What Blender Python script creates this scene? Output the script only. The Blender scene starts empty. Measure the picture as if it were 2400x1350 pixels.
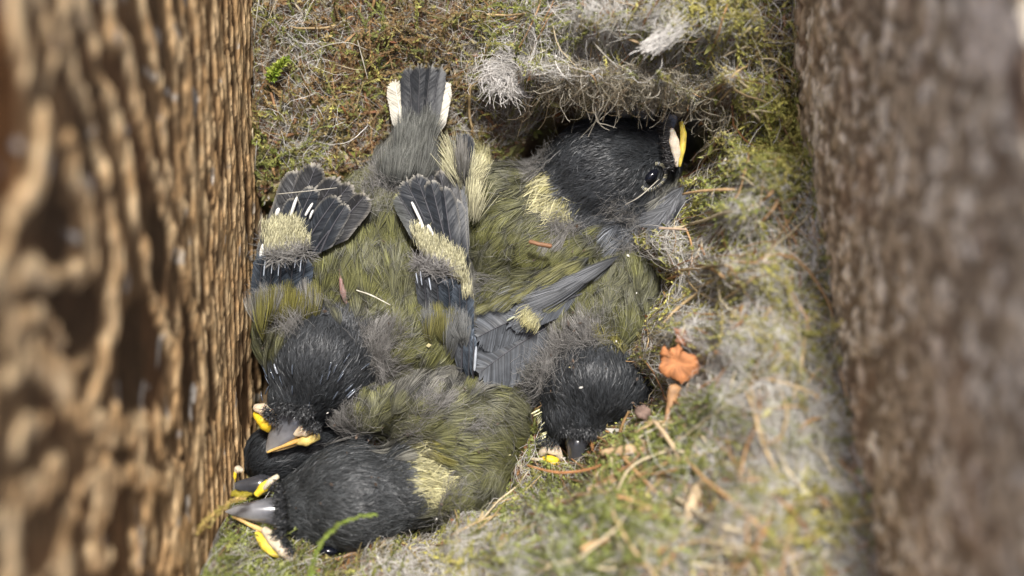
import bpy, bmesh, math, random
import numpy as np
from mathutils import Vector, Matrix
from mathutils.bvhtree import BVHTree

random.seed(7)
RNG = np.random.default_rng(7)
scene = bpy.context.scene
COLL = scene.collection
scene.unit_settings.system = 'METRIC'
scene.unit_settings.scale_length = 0.01            # 1 unit = 1 cm

# ------------------------------------------------------------------ camera
TILT = math.radians(7.0)
DIST = 20.0
FPX = 2600.0                                       # focal length in photo pixels (2400 wide)
CF = np.array([0, math.sin(TILT), -math.cos(TILT)])
CU = np.array([0, math.cos(TILT), math.sin(TILT)])
CR = np.array([1.0, 0, 0])
CP = -DIST * CF
cam_d = bpy.data.cameras.new('camera')
cam = bpy.data.objects.new('camera', cam_d)
COLL.objects.link(cam)
cam.location = CP
cam.rotation_euler = (TILT, 0, 0)
cam_d.sensor_width = 36
cam_d.lens = 36 * FPX / 2400
cam_d.clip_start = 0.1
cam_d.clip_end = 2000
cam_d.dof.use_dof = True
cam_d.dof.focus_distance = 19.9
cam_d.dof.aperture_fstop = 0.078
scene.camera = cam

# ------------------------------------------------------------------ light
SUN = Vector((0.08, 0.40, 1.0)).normalized()
world = bpy.data.worlds.new('World')
scene.world = world
world.use_nodes = True
wn = world.node_tree
bg = wn.nodes['Background']
sky = wn.nodes.new('ShaderNodeTexSky')
sky.sky_type = 'NISHITA'
sky.sun_disc = False
sky.sun_elevation = math.asin(SUN.z)
sky.sun_rotation = math.atan2(SUN.x, SUN.y)
sky.air_density = 0.6
sky.dust_density = 4.0
wn.links.new(sky.outputs[0], bg.inputs[0])
bg.inputs[1].default_value = 0.15
sun_d = bpy.data.lights.new('sun', 'SUN')
sun_d.energy = 3.3
sun_d.angle = math.radians(8.0)
sun_d.color = (1.0, 0.97, 0.92)
sun = bpy.data.objects.new('sun', sun_d)
COLL.objects.link(sun)
sun.rotation_euler = SUN.to_track_quat('Z', 'Y').to_euler()
sun.location = SUN * 60
scene.view_settings.view_transform = 'Standard'
scene.view_settings.look = 'None'
scene.view_settings.exposure = 0.66
scene.view_settings.gamma = 1.0
scene.view_settings.use_curve_mapping = False


# ------------------------------------------------------------------ helpers
def P(px, py, z):
    d = CF + CR * ((px - 1200.0) / FPX) + CU * ((675.0 - py) / FPX)
    return CP + d * ((z - CP[2]) / d[2])


def on_wall(px, py, x):
    d = CF + CR * ((px - 1200.0) / FPX) + CU * ((675.0 - py) / FPX)
    return CP + d * ((x - CP[0]) / d[0])


def project(v):
    q = np.asarray(v) - CP
    w = q @ CF
    return np.stack([1200 + FPX * (q @ CR) / w, 675 - FPX * (q @ CU) / w], -1)


def _hash(xi, yi, seed):
    h = (xi.astype(np.int64) * 374761393 + yi.astype(np.int64) * 668265263 + seed * 144269504) & 0xffffffff
    h = ((h ^ (h >> 13)) * 1274126177) & 0xffffffff
    h = (h ^ (h >> 16)) & 0xffff
    return h / 65535.0


def vnoise(x, y, seed=0):
    x = np.asarray(x, float); y = np.asarray(y, float)
    x0 = np.floor(x); y0 = np.floor(y)
    fx = x - x0; fy = y - y0
    fx = fx * fx * (3 - 2 * fx); fy = fy * fy * (3 - 2 * fy)
    a = _hash(x0, y0, seed); b = _hash(x0 + 1, y0, seed)
    c = _hash(x0, y0 + 1, seed); d = _hash(x0 + 1, y0 + 1, seed)
    return (a * (1 - fx) + b * fx) * (1 - fy) + (c * (1 - fx) + d * fx) * fy


def fbm(x, y, seed=0, octv=4, gain=0.5):
    s = 0; a = 1.0; t = 0
    for i in range(octv):
        s = s + a * vnoise(x * 2 ** i, y * 2 ** i, seed + 17 * i); t += a; a *= gain
    return s / t


def sstep(a, b, x):
    t = np.clip((x - a) / (b - a), 0, 1)
    return t * t * (3 - 2 * t)


def nrm(v):
    return v / np.maximum(np.linalg.norm(v, axis=-1, keepdims=True), 1e-9)


def mesh_from(name, V, F, C=None, smooth=True):
    """quads/tris arrays -> mesh with colour attribute Col"""
    me = bpy.data.meshes.new(name)
    V = np.asarray(V, np.float32); F = np.asarray(F, np.int32)
    n, k = F.shape
    me.vertices.add(len(V)); me.vertices.foreach_set('co', V.ravel())
    me.loops.add(n * k); me.loops.foreach_set('vertex_index', F.ravel())
    me.polygons.add(n)
    me.polygons.foreach_set('loop_start', np.arange(0, n * k, k, dtype=np.int32))
    me.polygons.foreach_set('use_smooth', np.full(n, smooth))
    if C is not None:
        a = me.color_attributes.new('Col', 'FLOAT_COLOR', 'POINT')
        C4 = np.ones((len(V), 4), np.float32); C4[:, :3] = np.clip(C, 0, 1)
        a.data.foreach_set('color', C4.ravel())
    me.update(calc_edges=True)
    return me


def link(name, data, mat=None, parent=None, kind=None, label=None, cat=None, group=None):
    o = bpy.data.objects.new(name, data)
    COLL.objects.link(o)
    if mat is not None and data is not None:
        data.materials.append(mat)
    if parent is not None:
        o.parent = parent
        o.matrix_parent_inverse = Matrix.Translation(-parent_loc(parent))
    if kind: o['kind'] = kind
    if label: o['label'] = label
    if cat: o['category'] = cat
    if group: o['group'] = group
    return o


def parent_loc(p):
    l = Vector(p.location)
    # children meshes hold world coordinates; empties sit at the thing's base
    return l if p.parent is None else Vector(p.location) + Vector((0, 0, 0))


def empty(name, loc, label, cat, group=None):
    o = bpy.data.objects.new(name, None)
    o.empty_display_size = 0.3
    COLL.objects.link(o)
    o.location = loc
    o['label'] = label; o['category'] = cat
    if group: o['group'] = group
    return o


class Strands:
    def __init__(s):
        s.V = []; s.F = []; s.C = []; s.n = 0

    def _add(s, V, F, C):
        s.V.append(V.reshape(-1, 3)); s.F.append(F.reshape(-1, F.shape[-1]) + s.n); s.C.append(C.reshape(-1, 3))
        s.n += V.reshape(-1, 3).shape[0]

    def ribbons(s, Q, W, COL, UP, roll=None):
        """Q (N,K,3) centre lines, W (N,K) full widths, COL (N,K,3), UP (N,3), roll (N,) radians"""
        N, K, _ = Q.shape
        if N == 0: return
        T = nrm(np.gradient(Q, axis=1))
        U = np.broadcast_to(UP[:, None, :], Q.shape)
        S = nrm(np.cross(T, U))
        if roll is not None:
            B = np.cross(S, T)
            c = np.cos(roll)[:, None, None]; q = np.sin(roll)[:, None, None]
            S = S * c + B * q
        W = np.broadcast_to(W, (N, K))
        V = np.stack([Q - S * W[..., None] / 2, Q + S * W[..., None] / 2], 2)      # N,K,2,3
        C = np.broadcast_to(COL, Q.shape)
        C = np.stack([C, C], 2)
        i = np.arange(K - 1)
        f = np.stack([2 * i, 2 * i + 1, 2 * i + 3, 2 * i + 2], -1)                  # K-1,4
        F = f[None] + (np.arange(N) * 2 * K)[:, None, None]
        s._add(V, F, C)

    def tubes(s, Q, R, COL, sides=5):
        N, K, _ = Q.shape
        if N == 0: return
        T = nrm(np.gradient(Q, axis=1))
        ref = np.where(np.abs(T[..., 2:3]) > 0.9, np.array([1.0, 0, 0]), np.array([0, 0, 1.0]))
        S = nrm(np.cross(T, ref)); B = np.cross(S, T)
        R = np.broadcast_to(R, (N, K))
        a = np.arange(sides) * 2 * np.pi / sides
        ring = S[:, :, None] * np.cos(a)[None, None, :, None] + B[:, :, None] * np.sin(a)[None, None, :, None]
        V = Q[:, :, None] + ring * R[:, :, None, None]
        C = np.broadcast_to(np.broadcast_to(COL, Q.shape)[:, :, None], V.shape)
        i = np.arange(K - 1)[:, None]; j = np.arange(sides)[None]
        j2 = (j + 1) % sides
        f = np.stack([i * sides + j, i * sides + j2, (i + 1) * sides + j2, (i + 1) * sides + j], -1).reshape(-1, 4)
        F = f[None] + (np.arange(N) * K * sides)[:, None, None]
        s._add(V, F, C)

    def quads(s, V, C):
        """V (N,4,3), C (N,3)"""
        N = len(V)
        if N == 0: return
        F = np.arange(4)[None] + 4 * np.arange(N)[:, None]
        s._add(V, F, np.repeat(C[:, None], 4, 1))

    def build(s, name, mat, parent=None, smooth=True, **kw):
        me = mesh_from(name, np.concatenate(s.V), np.concatenate(s.F), np.concatenate(s.C), smooth)
        return link(name, me, mat, parent, **kw)


def catmull(pts, n):
    p = np.asarray(pts, float)
    if len(p) == 2:
        t = np.linspace(0, 1, n)[:, None]
        return p[0] * (1 - t) + p[1] * t
    q = np.vstack([2 * p[0] - p[1], p, 2 * p[-1] - p[-2]])
    u = np.linspace(0, len(p) - 1 - 1e-6, n)
    i = u.astype(int); t = (u - i)[:, None]
    a, b, c, d = q[i], q[i + 1], q[i + 2], q[i + 3]
    return 0.5 * (2 * b + (c - a) * t + (2 * a - 5 * b + 4 * c - d) * t ** 2 + (3 * b - a - 3 * c + d) * t ** 3)


# ------------------------------------------------------------------ materials
def mat_col(name, rough=0.6, spec=0.4, noise=0.25, nscale=8.0, sheen=0.0, trans=0.0, coat=0.0, bump=0.0, sss=0.0):
    m = bpy.data.materials.new(name); m.use_nodes = True
    nt = m.node_tree; b = nt.nodes['Principled BSDF']
    at = nt.nodes.new('ShaderNodeAttribute'); at.attribute_name = 'Col'
    tc = nt.nodes.new('ShaderNodeTexCoord')
    nz = nt.nodes.new('ShaderNodeTexNoise'); nz.inputs['Scale'].default_value = nscale; nz.inputs['Detail'].default_value = 4
    nt.links.new(tc.outputs['Object'], nz.inputs['Vector'])
    mr = nt.nodes.new('ShaderNodeMapRange')
    mr.inputs['From Min'].default_value = 0.25; mr.inputs['From Max'].default_value = 0.75
    mr.inputs['To Min'].default_value = 1 - noise; mr.inputs['To Max'].default_value = 1 + noise
    nt.links.new(nz.outputs['Fac'], mr.inputs['Value'])
    mx = nt.nodes.new('ShaderNodeVectorMath'); mx.operation = 'SCALE'
    nt.links.new(at.outputs['Color'], mx.inputs[0]); nt.links.new(mr.outputs[0], mx.inputs['Scale'])
    nt.links.new(mx.outputs[0], b.inputs['Base Color'])
    b.inputs['Roughness'].default_value = rough
    b.inputs['Specular IOR Level'].default_value = spec
    b.inputs['Sheen Weight'].default_value = sheen
    b.inputs['Coat Weight'].default_value = coat
    if sss:
        b.inputs['Subsurface Weight'].default_value = sss
        b.inputs['Subsurface Radius'].default_value = (0.12, 0.06, 0.02)
        b.inputs['Subsurface Scale'].default_value = 1.0
    if bump:
        bp = nt.nodes.new('ShaderNodeBump'); bp.inputs['Strength'].default_value = bump
        bp.inputs['Distance'].default_value = 0.03
        nt.links.new(nz.outputs['Fac'], bp.inputs['Height']); nt.links.new(bp.outputs[0], b.inputs['Normal'])
    if trans:
        tr = nt.nodes.new('ShaderNodeBsdfTranslucent'); ms = nt.nodes.new('ShaderNodeMixShader')
        ms.inputs[0].default_value = trans
        nt.links.new(mx.outputs[0], tr.inputs[0])
        nt.links.new(b.outputs[0], ms.inputs[1]); nt.links.new(tr.outputs[0], ms.inputs[2])
        nt.links.new(ms.outputs[0], nt.nodes['Material Output'].inputs['Surface'])
    return m


M_WOOD = mat_col('weathered_wood', 0.8, 0.25, 0.35, 5.0, bump=0.5)
M_BASE = mat_col('nest_felt', 0.95, 0.1, 0.4, 7.0, bump=0.6)
M_MOSS = mat_col('moss', 0.6, 0.3, 0.25, 3.0, trans=0.25)
M_HAIR = mat_col('animal_hair', 0.45, 0.5, 0.2, 4.0, trans=0.15)
M_ROOT = mat_col('rootlet', 0.65, 0.3, 0.3, 9.0)
M_STRAW = mat_col('dry_stalk', 0.55, 0.35, 0.3, 10.0, bump=0.3)
M_BARB = mat_col('feather_barb', 0.5, 0.35, 0.22, 3.0, trans=0.12)
M_CAP = mat_col('cap_barb', 0.42, 0.38, 0.3, 3.0)
M_DOWN = mat_col('down', 0.6, 0.3, 0.15, 5.0, trans=0.3)
M_FLIGHT = mat_col('flight_feather', 0.45, 0.28, 0.25, 6.0)
M_SKIN = mat_col('skin', 0.6, 0.3, 0.2, 6.0)
M_HORN = mat_col('beak_horn', 0.24, 0.6, 0.5, 4.0, coat=0.6)
M_GAPE = mat_col('gape_flesh', 0.5, 0.35, 0.28, 9.0, sss=0.3, bump=.25)
M_EYE = mat_col('eye', 0.12, 0.5, 0.0, 5.0)
M_FLAKE = mat_col('bark_flake', 0.7, 0.3, 0.35, 6.0, bump=0.6)

# ------------------------------------------------------------------ nest box
XL0, XR0 = -4.92, 5.02
YB, YF = 8.6, -7.0                                  # back and front inside faces
XSK = 0.012                                         # the side boards splay a little towards the front


def xl(y): return XL0 + XSK * y
def xr(y): return XR0 - 0.03 * y


RIDGES = [
 [(30,-160),(26,-60),(36,52),(47,114),(57,155),(67,190),(83,260),(93,310),(88,383),(67,456),(30,518),(0,590),(-40,650)],
 [(70,-160),(80,-60),(88,0),(98,41),(114,104),(109,150),(80,190)],
 [(130,-160),(142,-60),(150,26),(155,93),(166,150),(181,197),(192,243),(205,275),(215,311),(225,357),(243,414),(254,466),(259,518),(269,570),(275,622),(262,690),(270,753),(244,831),(228,899),(207,961)],
 [(170,-160),(180,-60),(192,41),(212,67),(228,135),(249,207),(269,290),(290,352),(300,409),(306,456),(306,503),(321,560),(337,596),(342,637),(358,684),(362,707),(384,759),(400,800),(415,837),(415,883),(420,920),(415,961),(399,992),(340,985),(285,992)],
 [(150,332),(166,373),(160,409),(192,456),(207,518),(212,570),(218,611),(197,637),(130,642),(67,642),(15,668),(-40,690)],
 [(235,-60),(254,78),(285,98),(306,207),(316,259),(337,332),(347,373),(363,430),(383,487),(399,534),(409,580),(430,622),(440,674),(451,717),(466,780),(472,847),(477,894),(472,945),(469,1002),(461,1065),(446,1106)],
 [(310,-80),(332,41),(363,155),(378,249),(373,311),(399,404),(415,466),(446,518),(456,570),(477,622),(487,684),(498,754),(508,831),(518,894),(518,961),(518,1023),(503,1090)],
 [(385,-60),(399,114),(425,145),(430,321),(461,456),(482,492),(518,560),(523,622),(535,700),(542,780),(546,857),(552,909),(556,987),(556,1044)],
 [(440,-60),(455,80),(470,200),(485,330),(505,440),(530,540),(550,640),(562,720)],
 [(490,-60),(505,100),(520,240),(535,380),(550,480),(570,580)],
 [(540,-60),(550,120),(562,280),(575,420)],
 [(60,760),(100,735),(130,760),(150,800)],
 [(30,900),(70,850),(120,870),(160,905),(150,950)],
 [(170,960),(205,990),(240,985),(270,975)],
 [(50,1050),(80,1000),(110,985)],
 [(190,1130),(250,1100),(320,1110),(390,1135),(420,1140)],
 [(270,1020),(310,1010),(330,1035)],
 [(360,990),(370,1020),(385,1060)],
]


def wall_left_mesh(res=0.04):
    y = np.arange(YF - 0.6, YB + 0.6, res * 1.3); z = np.arange(-3.2, 11.8, res)
    Y, Z = np.meshgrid(y, z, indexing='ij')
    X0 = xl(Y)
    ridge = np.zeros_like(Y)
    wy = 0.16 * (fbm(Y * 1.6, Z * 1.6, 3) - .5) * 2
    wz = 0.14 * (fbm(Y * 1.6 + 50, Z * 1.6, 4) - .5) * 2
    for k, line in enumerate(RIDGES):
        pts = np.array([on_wall(a, b, XL0) for a, b in line])[:, 1:]
        pts = catmull(np.c_[pts, np.zeros(len(pts))], len(pts) * 4)[:, :2]
        y0, y1 = pts[:, 0].min() - 1, pts[:, 0].max() + 1
        z0, z1 = pts[:, 1].min() - 1, pts[:, 1].max() + 1
        iy = np.where((y > y0) & (y < y1))[0]; iz = np.where((z > z0) & (z < z1))[0]
        if len(iy) == 0 or len(iz) == 0: continue
        sl = np.s_[iy[0]:iy[-1] + 1, iz[0]:iz[-1] + 1]
        yy = (Y + wy)[sl] + .10 * (fbm(Y[sl] * 6, Z[sl] * 6, 61, 3) - .5); zz = (Z + wz)[sl] + .11 * (fbm(Y[sl] * 9, Z[sl] * 9, 62, 3) - .5)
        dm = np.full(yy.shape, 9.0)
        for a, b in zip(pts[:-1], pts[1:]):
            ab = b - a; L2 = (ab ** 2).sum() + 1e-9
            t = np.clip(((yy - a[0]) * ab[0] + (zz - a[1]) * ab[1]) / L2, 0, 1)
            d = np.hypot(yy - a[0] - t * ab[0], zz - a[1] - t * ab[1])
            dm = np.minimum(dm, d)
        w = 0.105 + 0.085 * vnoise(yy * 1.1, zz * 1.1, 30 + k)
        ridge[sl] = np.maximum(ridge[sl], sstep(w * 1.25, w * 0.55, dm))
    # broken, crumbly earlywood
    q = project(np.stack([X0, Y, Z], -1))
    crumb = fbm(Y * 9, Z * 13, 31, 3, .6)
    grain = fbm(Y * 0.7, Z * 12 - Y * 4.5, 33, 3)
    nearn = sstep(4.6, 2.2, Z)
    ridge = ridge * sstep(0.18, 0.36, fbm(Y * .9, Z * 2.4, 8, 4, .55))
    # narrow rings close to the nest
    ph = (Z - 0.42 * Y) * 1.6 + 1.2 * (fbm(Y * .30, Z * .45, 11) - .5)
    ring = sstep(0.56, 0.85, 0.5 + 0.5 * np.sin(2 * np.pi * ph) + .8 * (crumb - .5)) * sstep(0.36, 0.52, fbm(Y * .45, Z * 2.6, 14, 3, .5))
    ph2 = (Z - 0.30 * Y) * 3.3 + 1.0 * (fbm(Y * .4, Z * .6, 12) - .5)
    ring2 = sstep(.5, .85, 0.5 + 0.5 * np.sin(2 * np.pi * ph2) + .8 * (crumb - .5)) * sstep(.40, .54, fbm(Y * .5, Z * 3.4, 15, 3, .5))
    # lumpy end of the board where the grain has rotted
    low = sstep(960, 1040, q[..., 1] + 60 * (fbm(Y * .8, Z * .8, 5) - .5)) * sstep(500, 400, q[..., 0])
    corner = sstep(640, 760, q[..., 1]) * sstep(260, 140, q[..., 0])
    rough = np.clip(low + corner * 0.8, 0, 1)
    lump = sstep(0.50, 0.58, fbm(Y * 1.7 + 0.4 * Z, Z * 2.2, 21, 5, .55))
    plate = np.zeros_like(Y)
    for (a, b, ra, rb, wt) in [(335,850,60,148,1),(175,745,70,95,1),(10,330,40,190,1),(130,555,46,85,1),(372,580,28,122,1),(222,340,24,80,.8),(120,480,24,60,.8),(190,120,20,90,.8),(235,180,16,80,.7),(262,460,14,70,.7),(440,850,15,150,.8),(320,410,14,70,.7),(345,480,12,80,.6),(412,640,12,90,.7),(490,900,10,130,.7),(90,700,35,40,.5)]:
        plate = np.maximum(plate, wt * sstep(1.12, .85, np.hypot((q[..., 0] - a) / ra, (q[..., 1] - b) / rb) + .35 * (fbm(Y * 2, Z * 3, 90) - .5)))
    lump = lump * (1 - plate)
    m = np.maximum(ridge, np.maximum(lump * rough, np.maximum(ring * .8 * sstep(5.2, 3.8, Z), ring2 * nearn) * (1 - plate)))
    m = m * (1 - .9 * plate * sstep(.9, .5, ridge))
    spk = sstep(.38, .52, fbm(Y * 2.2, Z * 7.5, 36, 4, .62))
    dx = m * (0.045 + 0.022 * spk) + 0.02 * (grain - .5) * (1 - m) + 0.10 * (fbm(Y * .5, Z * .5, 40) - .5) - .05 * plate
    X = X0 + dx
    edge = (np.arange(len(y))[:, None] < 1) | (np.arange(len(y))[:, None] > len(y) - 2) | (np.arange(len(z))[None] < 1) | (np.arange(len(z))[None] > len(z) - 2)
    X = np.where(edge, X0 - 0.4, X)
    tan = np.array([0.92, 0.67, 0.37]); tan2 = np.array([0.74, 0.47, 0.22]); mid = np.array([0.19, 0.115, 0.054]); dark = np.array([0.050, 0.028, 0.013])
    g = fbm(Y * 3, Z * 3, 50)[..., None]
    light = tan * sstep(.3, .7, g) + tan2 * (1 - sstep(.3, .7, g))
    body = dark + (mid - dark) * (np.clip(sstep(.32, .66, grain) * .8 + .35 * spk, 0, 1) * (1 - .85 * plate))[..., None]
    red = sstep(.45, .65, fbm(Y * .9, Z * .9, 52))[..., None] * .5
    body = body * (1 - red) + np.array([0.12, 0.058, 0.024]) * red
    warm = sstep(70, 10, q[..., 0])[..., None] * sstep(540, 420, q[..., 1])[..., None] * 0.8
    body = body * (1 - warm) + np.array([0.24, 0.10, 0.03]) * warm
    mm = (np.clip(m * 1.1, 0, 1) * (.42 + .58 * spk) * (1 - .25 * nearn))[..., None]  # crumb speckle also paints sunlit glints into the ridge colour
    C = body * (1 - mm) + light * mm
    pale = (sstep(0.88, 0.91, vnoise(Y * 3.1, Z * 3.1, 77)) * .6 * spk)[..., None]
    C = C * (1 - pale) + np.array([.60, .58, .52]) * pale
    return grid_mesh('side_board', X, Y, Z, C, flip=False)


def grid_mesh(name, X, Y, Z, C, flip):
    a, b = X.shape
    i, j = np.meshgrid(np.arange(a - 1), np.arange(b - 1), indexing='ij')
    v = (i * b + j).ravel()
    F = np.stack([v, v + 1, v + b + 1, v + b], -1)
    if not flip: F = F[:, ::-1]
    return mesh_from(name, np.stack([X, Y, Z], -1).reshape(-1, 3), F, C.reshape(-1, 3))


def wall_right_mesh(res=0.038):
    y = np.arange(YF - 0.6, YB + 0.6, res * 1.2); z = np.arange(-3.2, 9.6, res)
    Y, Z = np.meshgrid(y, z, indexing='ij')
    X0 = xr(Y)
    ang = 0.62
    u = Y * math.cos(ang) + Z * math.sin(ang); w = -Y * math.sin(ang) + Z * math.cos(ang)
    saw = fbm(u * 0.5, w * 3.4, 3, 4)
    lump = fbm(Y * 4.6, Z * 4.2, 9, 4, .6)
    crumb = fbm(Y * 10, Z * 10, 12, 3)
    big = fbm(Y * .45, Z * .45, 14)
    m = sstep(0.40, 0.62, 0.48 * lump + 0.20 * saw + 0.32 * crumb)
    dx = 0.05 * m + 0.05 * (crumb - .5) + 0.10 * (saw - .5) + 0.12 * (big - .5)
    X = X0 - dx
    edge = (np.arange(len(y))[:, None] < 1) | (np.arange(len(y))[:, None] > len(y) - 2) | (np.arange(len(z))[None] < 1) | (np.arange(len(z))[None] > len(z) - 2)
    X = np.where(edge, X0 + 0.5, X)
    dark = np.array([0.30, 0.225, 0.145]); mid = np.array([0.62, 0.485, 0.32]); pale = np.array([0.95, 0.83, 0.64])
    t = sstep(.2, .8, m)[..., None]
    C = dark * (1 - t) + mid * t
    p = sstep(.52, .60, fbm(Y * 3.4, Z * 3.4, 60, 3))[..., None] * t
    C = C * (1 - p) + pale * p
    red = sstep(.60, .75, fbm(Y * 1.1 + 9, Z * 1.1, 70, 3))[..., None] * .3
    C = C * (1 - red) + np.array([0.32, 0.18, 0.10]) * red
    q = project(np.stack([X0, Y, Z], -1))
    wear = (sstep(1.2, .6, np.hypot((q[..., 0] - 2325) / 75, (q[..., 1] - 80) / 110) + .5 * (fbm(Y, Z, 95) - .5)))[..., None]
    C = C * (1 - wear) + np.array([.88, .73, .55]) * wear
    rst = (sstep(1.2, .7, np.hypot((q[..., 0] - 2400) / 45, (q[..., 1] - 210) / 130) + .5 * (fbm(Y, Z, 96) - .5)))[..., None] * .8
    C = C * (1 - rst) + np.array([.16, .085, .045]) * rst
    return grid_mesh('side_board', X, Y, Z, C, flip=True)


def slab(name, x0, x1, y0, y1, z0, z1, parent, bev=0.06, col=(0.3, 0.21, 0.13)):
    bm = bmesh.new()
    bmesh.ops.create_cube(bm, size=1)
    for v in bm.verts:
        v.co = Vector(((x0 + x1) / 2 + v.co.x * (x1 - x0), (y0 + y1) / 2 + v.co.y * (y1 - y0), (z0 + z1) / 2 + v.co.z * (z1 - z0)))
    bmesh.ops.bevel(bm, geom=bm.edges[:], offset=bev, segments=2, affect='EDGES')
    me = bpy.data.meshes.new(name); bm.to_mesh(me); bm.free()
    a = me.color_attributes.new('Col', 'FLOAT_COLOR', 'POINT')
    a.data.foreach_set('color', np.tile(np.array([*col, 1], np.float32), len(me.vertices)))
    return link(name, me, M_WOOD, parent)


box = empty('nest_box', (0, 0.8, -3.6), 'open wooden nest box of weathered rough boards around the nest', 'nest box')
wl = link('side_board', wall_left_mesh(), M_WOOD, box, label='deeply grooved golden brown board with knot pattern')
slab('board_core', -6.6, -5.15, YF - .6, YB + .6, -3.2, 11.7, wl)
wr = link('side_board', wall_right_mesh(), M_WOOD, box, label='rough grey brown sawn board')
slab('board_core', 5.45, 6.9, YF - .6, YB + .6, -3.2, 9.5, wr)
slab('back_board', -5.05, 5.3, YB + .05, YB + 1.5, -3.2, 5.5, box)
slab('front_board', -5.05, 5.3, YF - 1.5, YF - .05, -3.2, 9.0, box)
slab('floor_board', -6.4, 6.7, YF - 1.2, YB + 1.2, -4.2, -3.22, box)

# ------------------------------------------------------------------ nest: height field
CTRL = [(600,-150,-0.20),(900,-150,0.00),(1200,-150,0.40),(1500,-150,1.80),(1850,-150,1.50),(600,-500,0.00),(1200,-500,0.50),(1850,-500,1.00),
 (620,50,-0.30),(760,50,-0.20),(900,50,-0.10),(1030,60,0.05),(1150,50,0.30),(1280,60,1.10),(1400,50,1.70),(1550,60,1.90),(1700,50,1.80),(1870,50,1.30),
 (620,250,-0.50),(720,200,-0.35),(800,250,-0.45),(950,250,-0.50),(1050,250,-0.45),(1100,200,-0.10),(1180,160,0.35),(1250,182,1.05),(1320,181,1.30),(1400,188,1.50),(1480,191,1.60),(1550,190,1.65),(1620,213,1.65),(1700,203,1.75),(1780,240,1.40),(1880,250,1.00),
 (620,430,-1.00),(700,380,-0.80),(800,370,-0.80),(900,330,-0.75),(1000,330,-0.80),(1130,300,-0.80),
 (1690,320,1.40),(1720,380,1.90),
 (1640,420,0.20),(1660,470,0.90),(1720,500,2.20),(1800,420,2.20),(1890,450,1.70),(1600,560,0.00),(1640,600,1.00),(1700,640,2.30),(1800,650,2.70),(1900,650,2.20),
 (1590,700,0.20),(1630,780,1.55),(1720,800,2.80),(1820,830,3.00),(1920,850,2.60),(1560,880,0.60),(1600,950,1.80),(1680,950,2.65),(1800,1000,3.40),(1950,1000,3.00),
 (1260,1130,-0.20),(1330,1110,0.20),(1450,1085,1.60),(1530,1040,1.70),(1600,1100,2.60),(1200,1210,0.60),(1280,1200,2.20),(1400,1180,2.90),(1100,1290,1.50),(1200,1290,2.60),(1330,1300,3.20),(1500,1250,3.60),(1750,1200,3.90),(1980,1200,3.50),
 (1000,1330,0.90),(930,1345,0.90),(850,1365,0.90),(760,1365,0.90),(700,1350,0.70),(640,1345,0.80),(580,1315,0.70),(520,1265,0.60),(490,1200,0.70),(440,1240,1.40),(400,1310,2.40),(520,1345,1.80),(620,1390,1.80),
 (500,1600,3.60),(900,1600,3.80),(1200,1600,4.60),(1600,1600,5.00),(1950,1600,4.65),
 (640,560,-2.30),(760,560,-2.50),(900,520,-2.20),(900,680,-2.60),(640,760,-2.40),(1080,480,-2.20),(1200,500,-2.50),(1450,440,-2.50),(1320,600,-2.60),(1540,500,-1.80),(700,900,-2.40),(1000,850,-2.50),(1400,760,-2.50),(1150,1000,-2.20),(1150,1120,-1.60),(820,1120,-1.60),(820,1240,-0.90),(1000,1200,-1.20),(620,1080,-1.70),(560,1110,-1.20),(1400,950,-1.60),(1330,1030,-1.20),(1500,700,-2.20),(1500,920,-1.20),(560,950,-2.00),(600,1180,-0.90),(660,1280,-0.20),(900,1420,1.60),(750,1420,1.70),(1050,1420,1.80)]
# the hollow under the lip: (px, py, height at which the spot is taken, floor height)
HOLLOW = [(a, b, zp, z) for a in (1290, 1340, 1400, 1460, 1520, 1580) for (b, zp, z) in ((256, .9, -1.5), (278, .6, -2.4), (315, .3, -2.6))]
CTRL += [(1605, 640, .7), (1618, 690, 1.0), (1590, 600, .25), (1600, 670, .7)]
HOLLOW += [(1215, 262, .1, -.9), (1250, 255, .3, -1.1), (1630, 258, .9, -2.2), (1648, 300, .9, -2.0), (1640, 345, .7, -1.4), (1632, 385, .5, -.8), (1200, 300, 0, -1.2)]
_c = np.array([P(*c) for c in CTRL] + [np.append(P(a, b, zp)[:2], z) for a, b, zp, z in HOLLOW])
HRES = 0.07
HX = np.arange(-5.3, 5.6, HRES); HY = np.arange(YF - .1, YB + .15, HRES)
_X, _Y = np.meshgrid(HX, HY, indexing='ij')
_d2 = (_X[..., None] - _c[:, 0]) ** 2 + (_Y[..., None] - _c[:, 1]) ** 2 + 0.02
_w = _d2 ** -2.2
HZ = (_w * _c[:, 2]).sum(-1) / _w.sum(-1)
HS = HZ.copy()
HZ = HZ + 0.35 * (fbm(_X * .9, _Y * .9, 5, 4) - .5) + 0.16 * (fbm(_X * 4, _Y * 4, 6, 3) - .5)


def hz(x, y):
    fx = np.clip((x - HX[0]) / HRES, 0, len(HX) - 1.001); fy = np.clip((y - HY[0]) / HRES, 0, len(HY) - 1.001)
    i = fx.astype(int); j = fy.astype(int); a = fx - i; b = fy - j
    return (HZ[i, j] * (1 - a) + HZ[i + 1, j] * a) * (1 - b) + (HZ[i, j + 1] * (1 - a) + HZ[i + 1, j + 1] * a) * b


nest = empty('nest', (0, 0.8, -3.1), 'cup nest of green moss, grey animal hair and brown rootlets filling the box', 'nest')
_n1 = fbm(_X * 2.2, _Y * 2.2, 80, 4)[..., None]; _n2 = fbm(_X * 1.3 + 7, _Y * 1.3, 81, 4)[..., None]
_C = np.array([.11, .075, .042]) * (1 - sstep(.35, .65, _n1)) + np.array([.17, .16, .065]) * sstep(.35, .65, _n1)
_k = sstep(.5, .7, _n2)
_C = _C * (1 - _k) + np.array([.25, .235, .20]) * _k
link('felted_base', grid_mesh('felted_base', _X, _Y, HZ, _C, True), M_BASE, nest)


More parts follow.
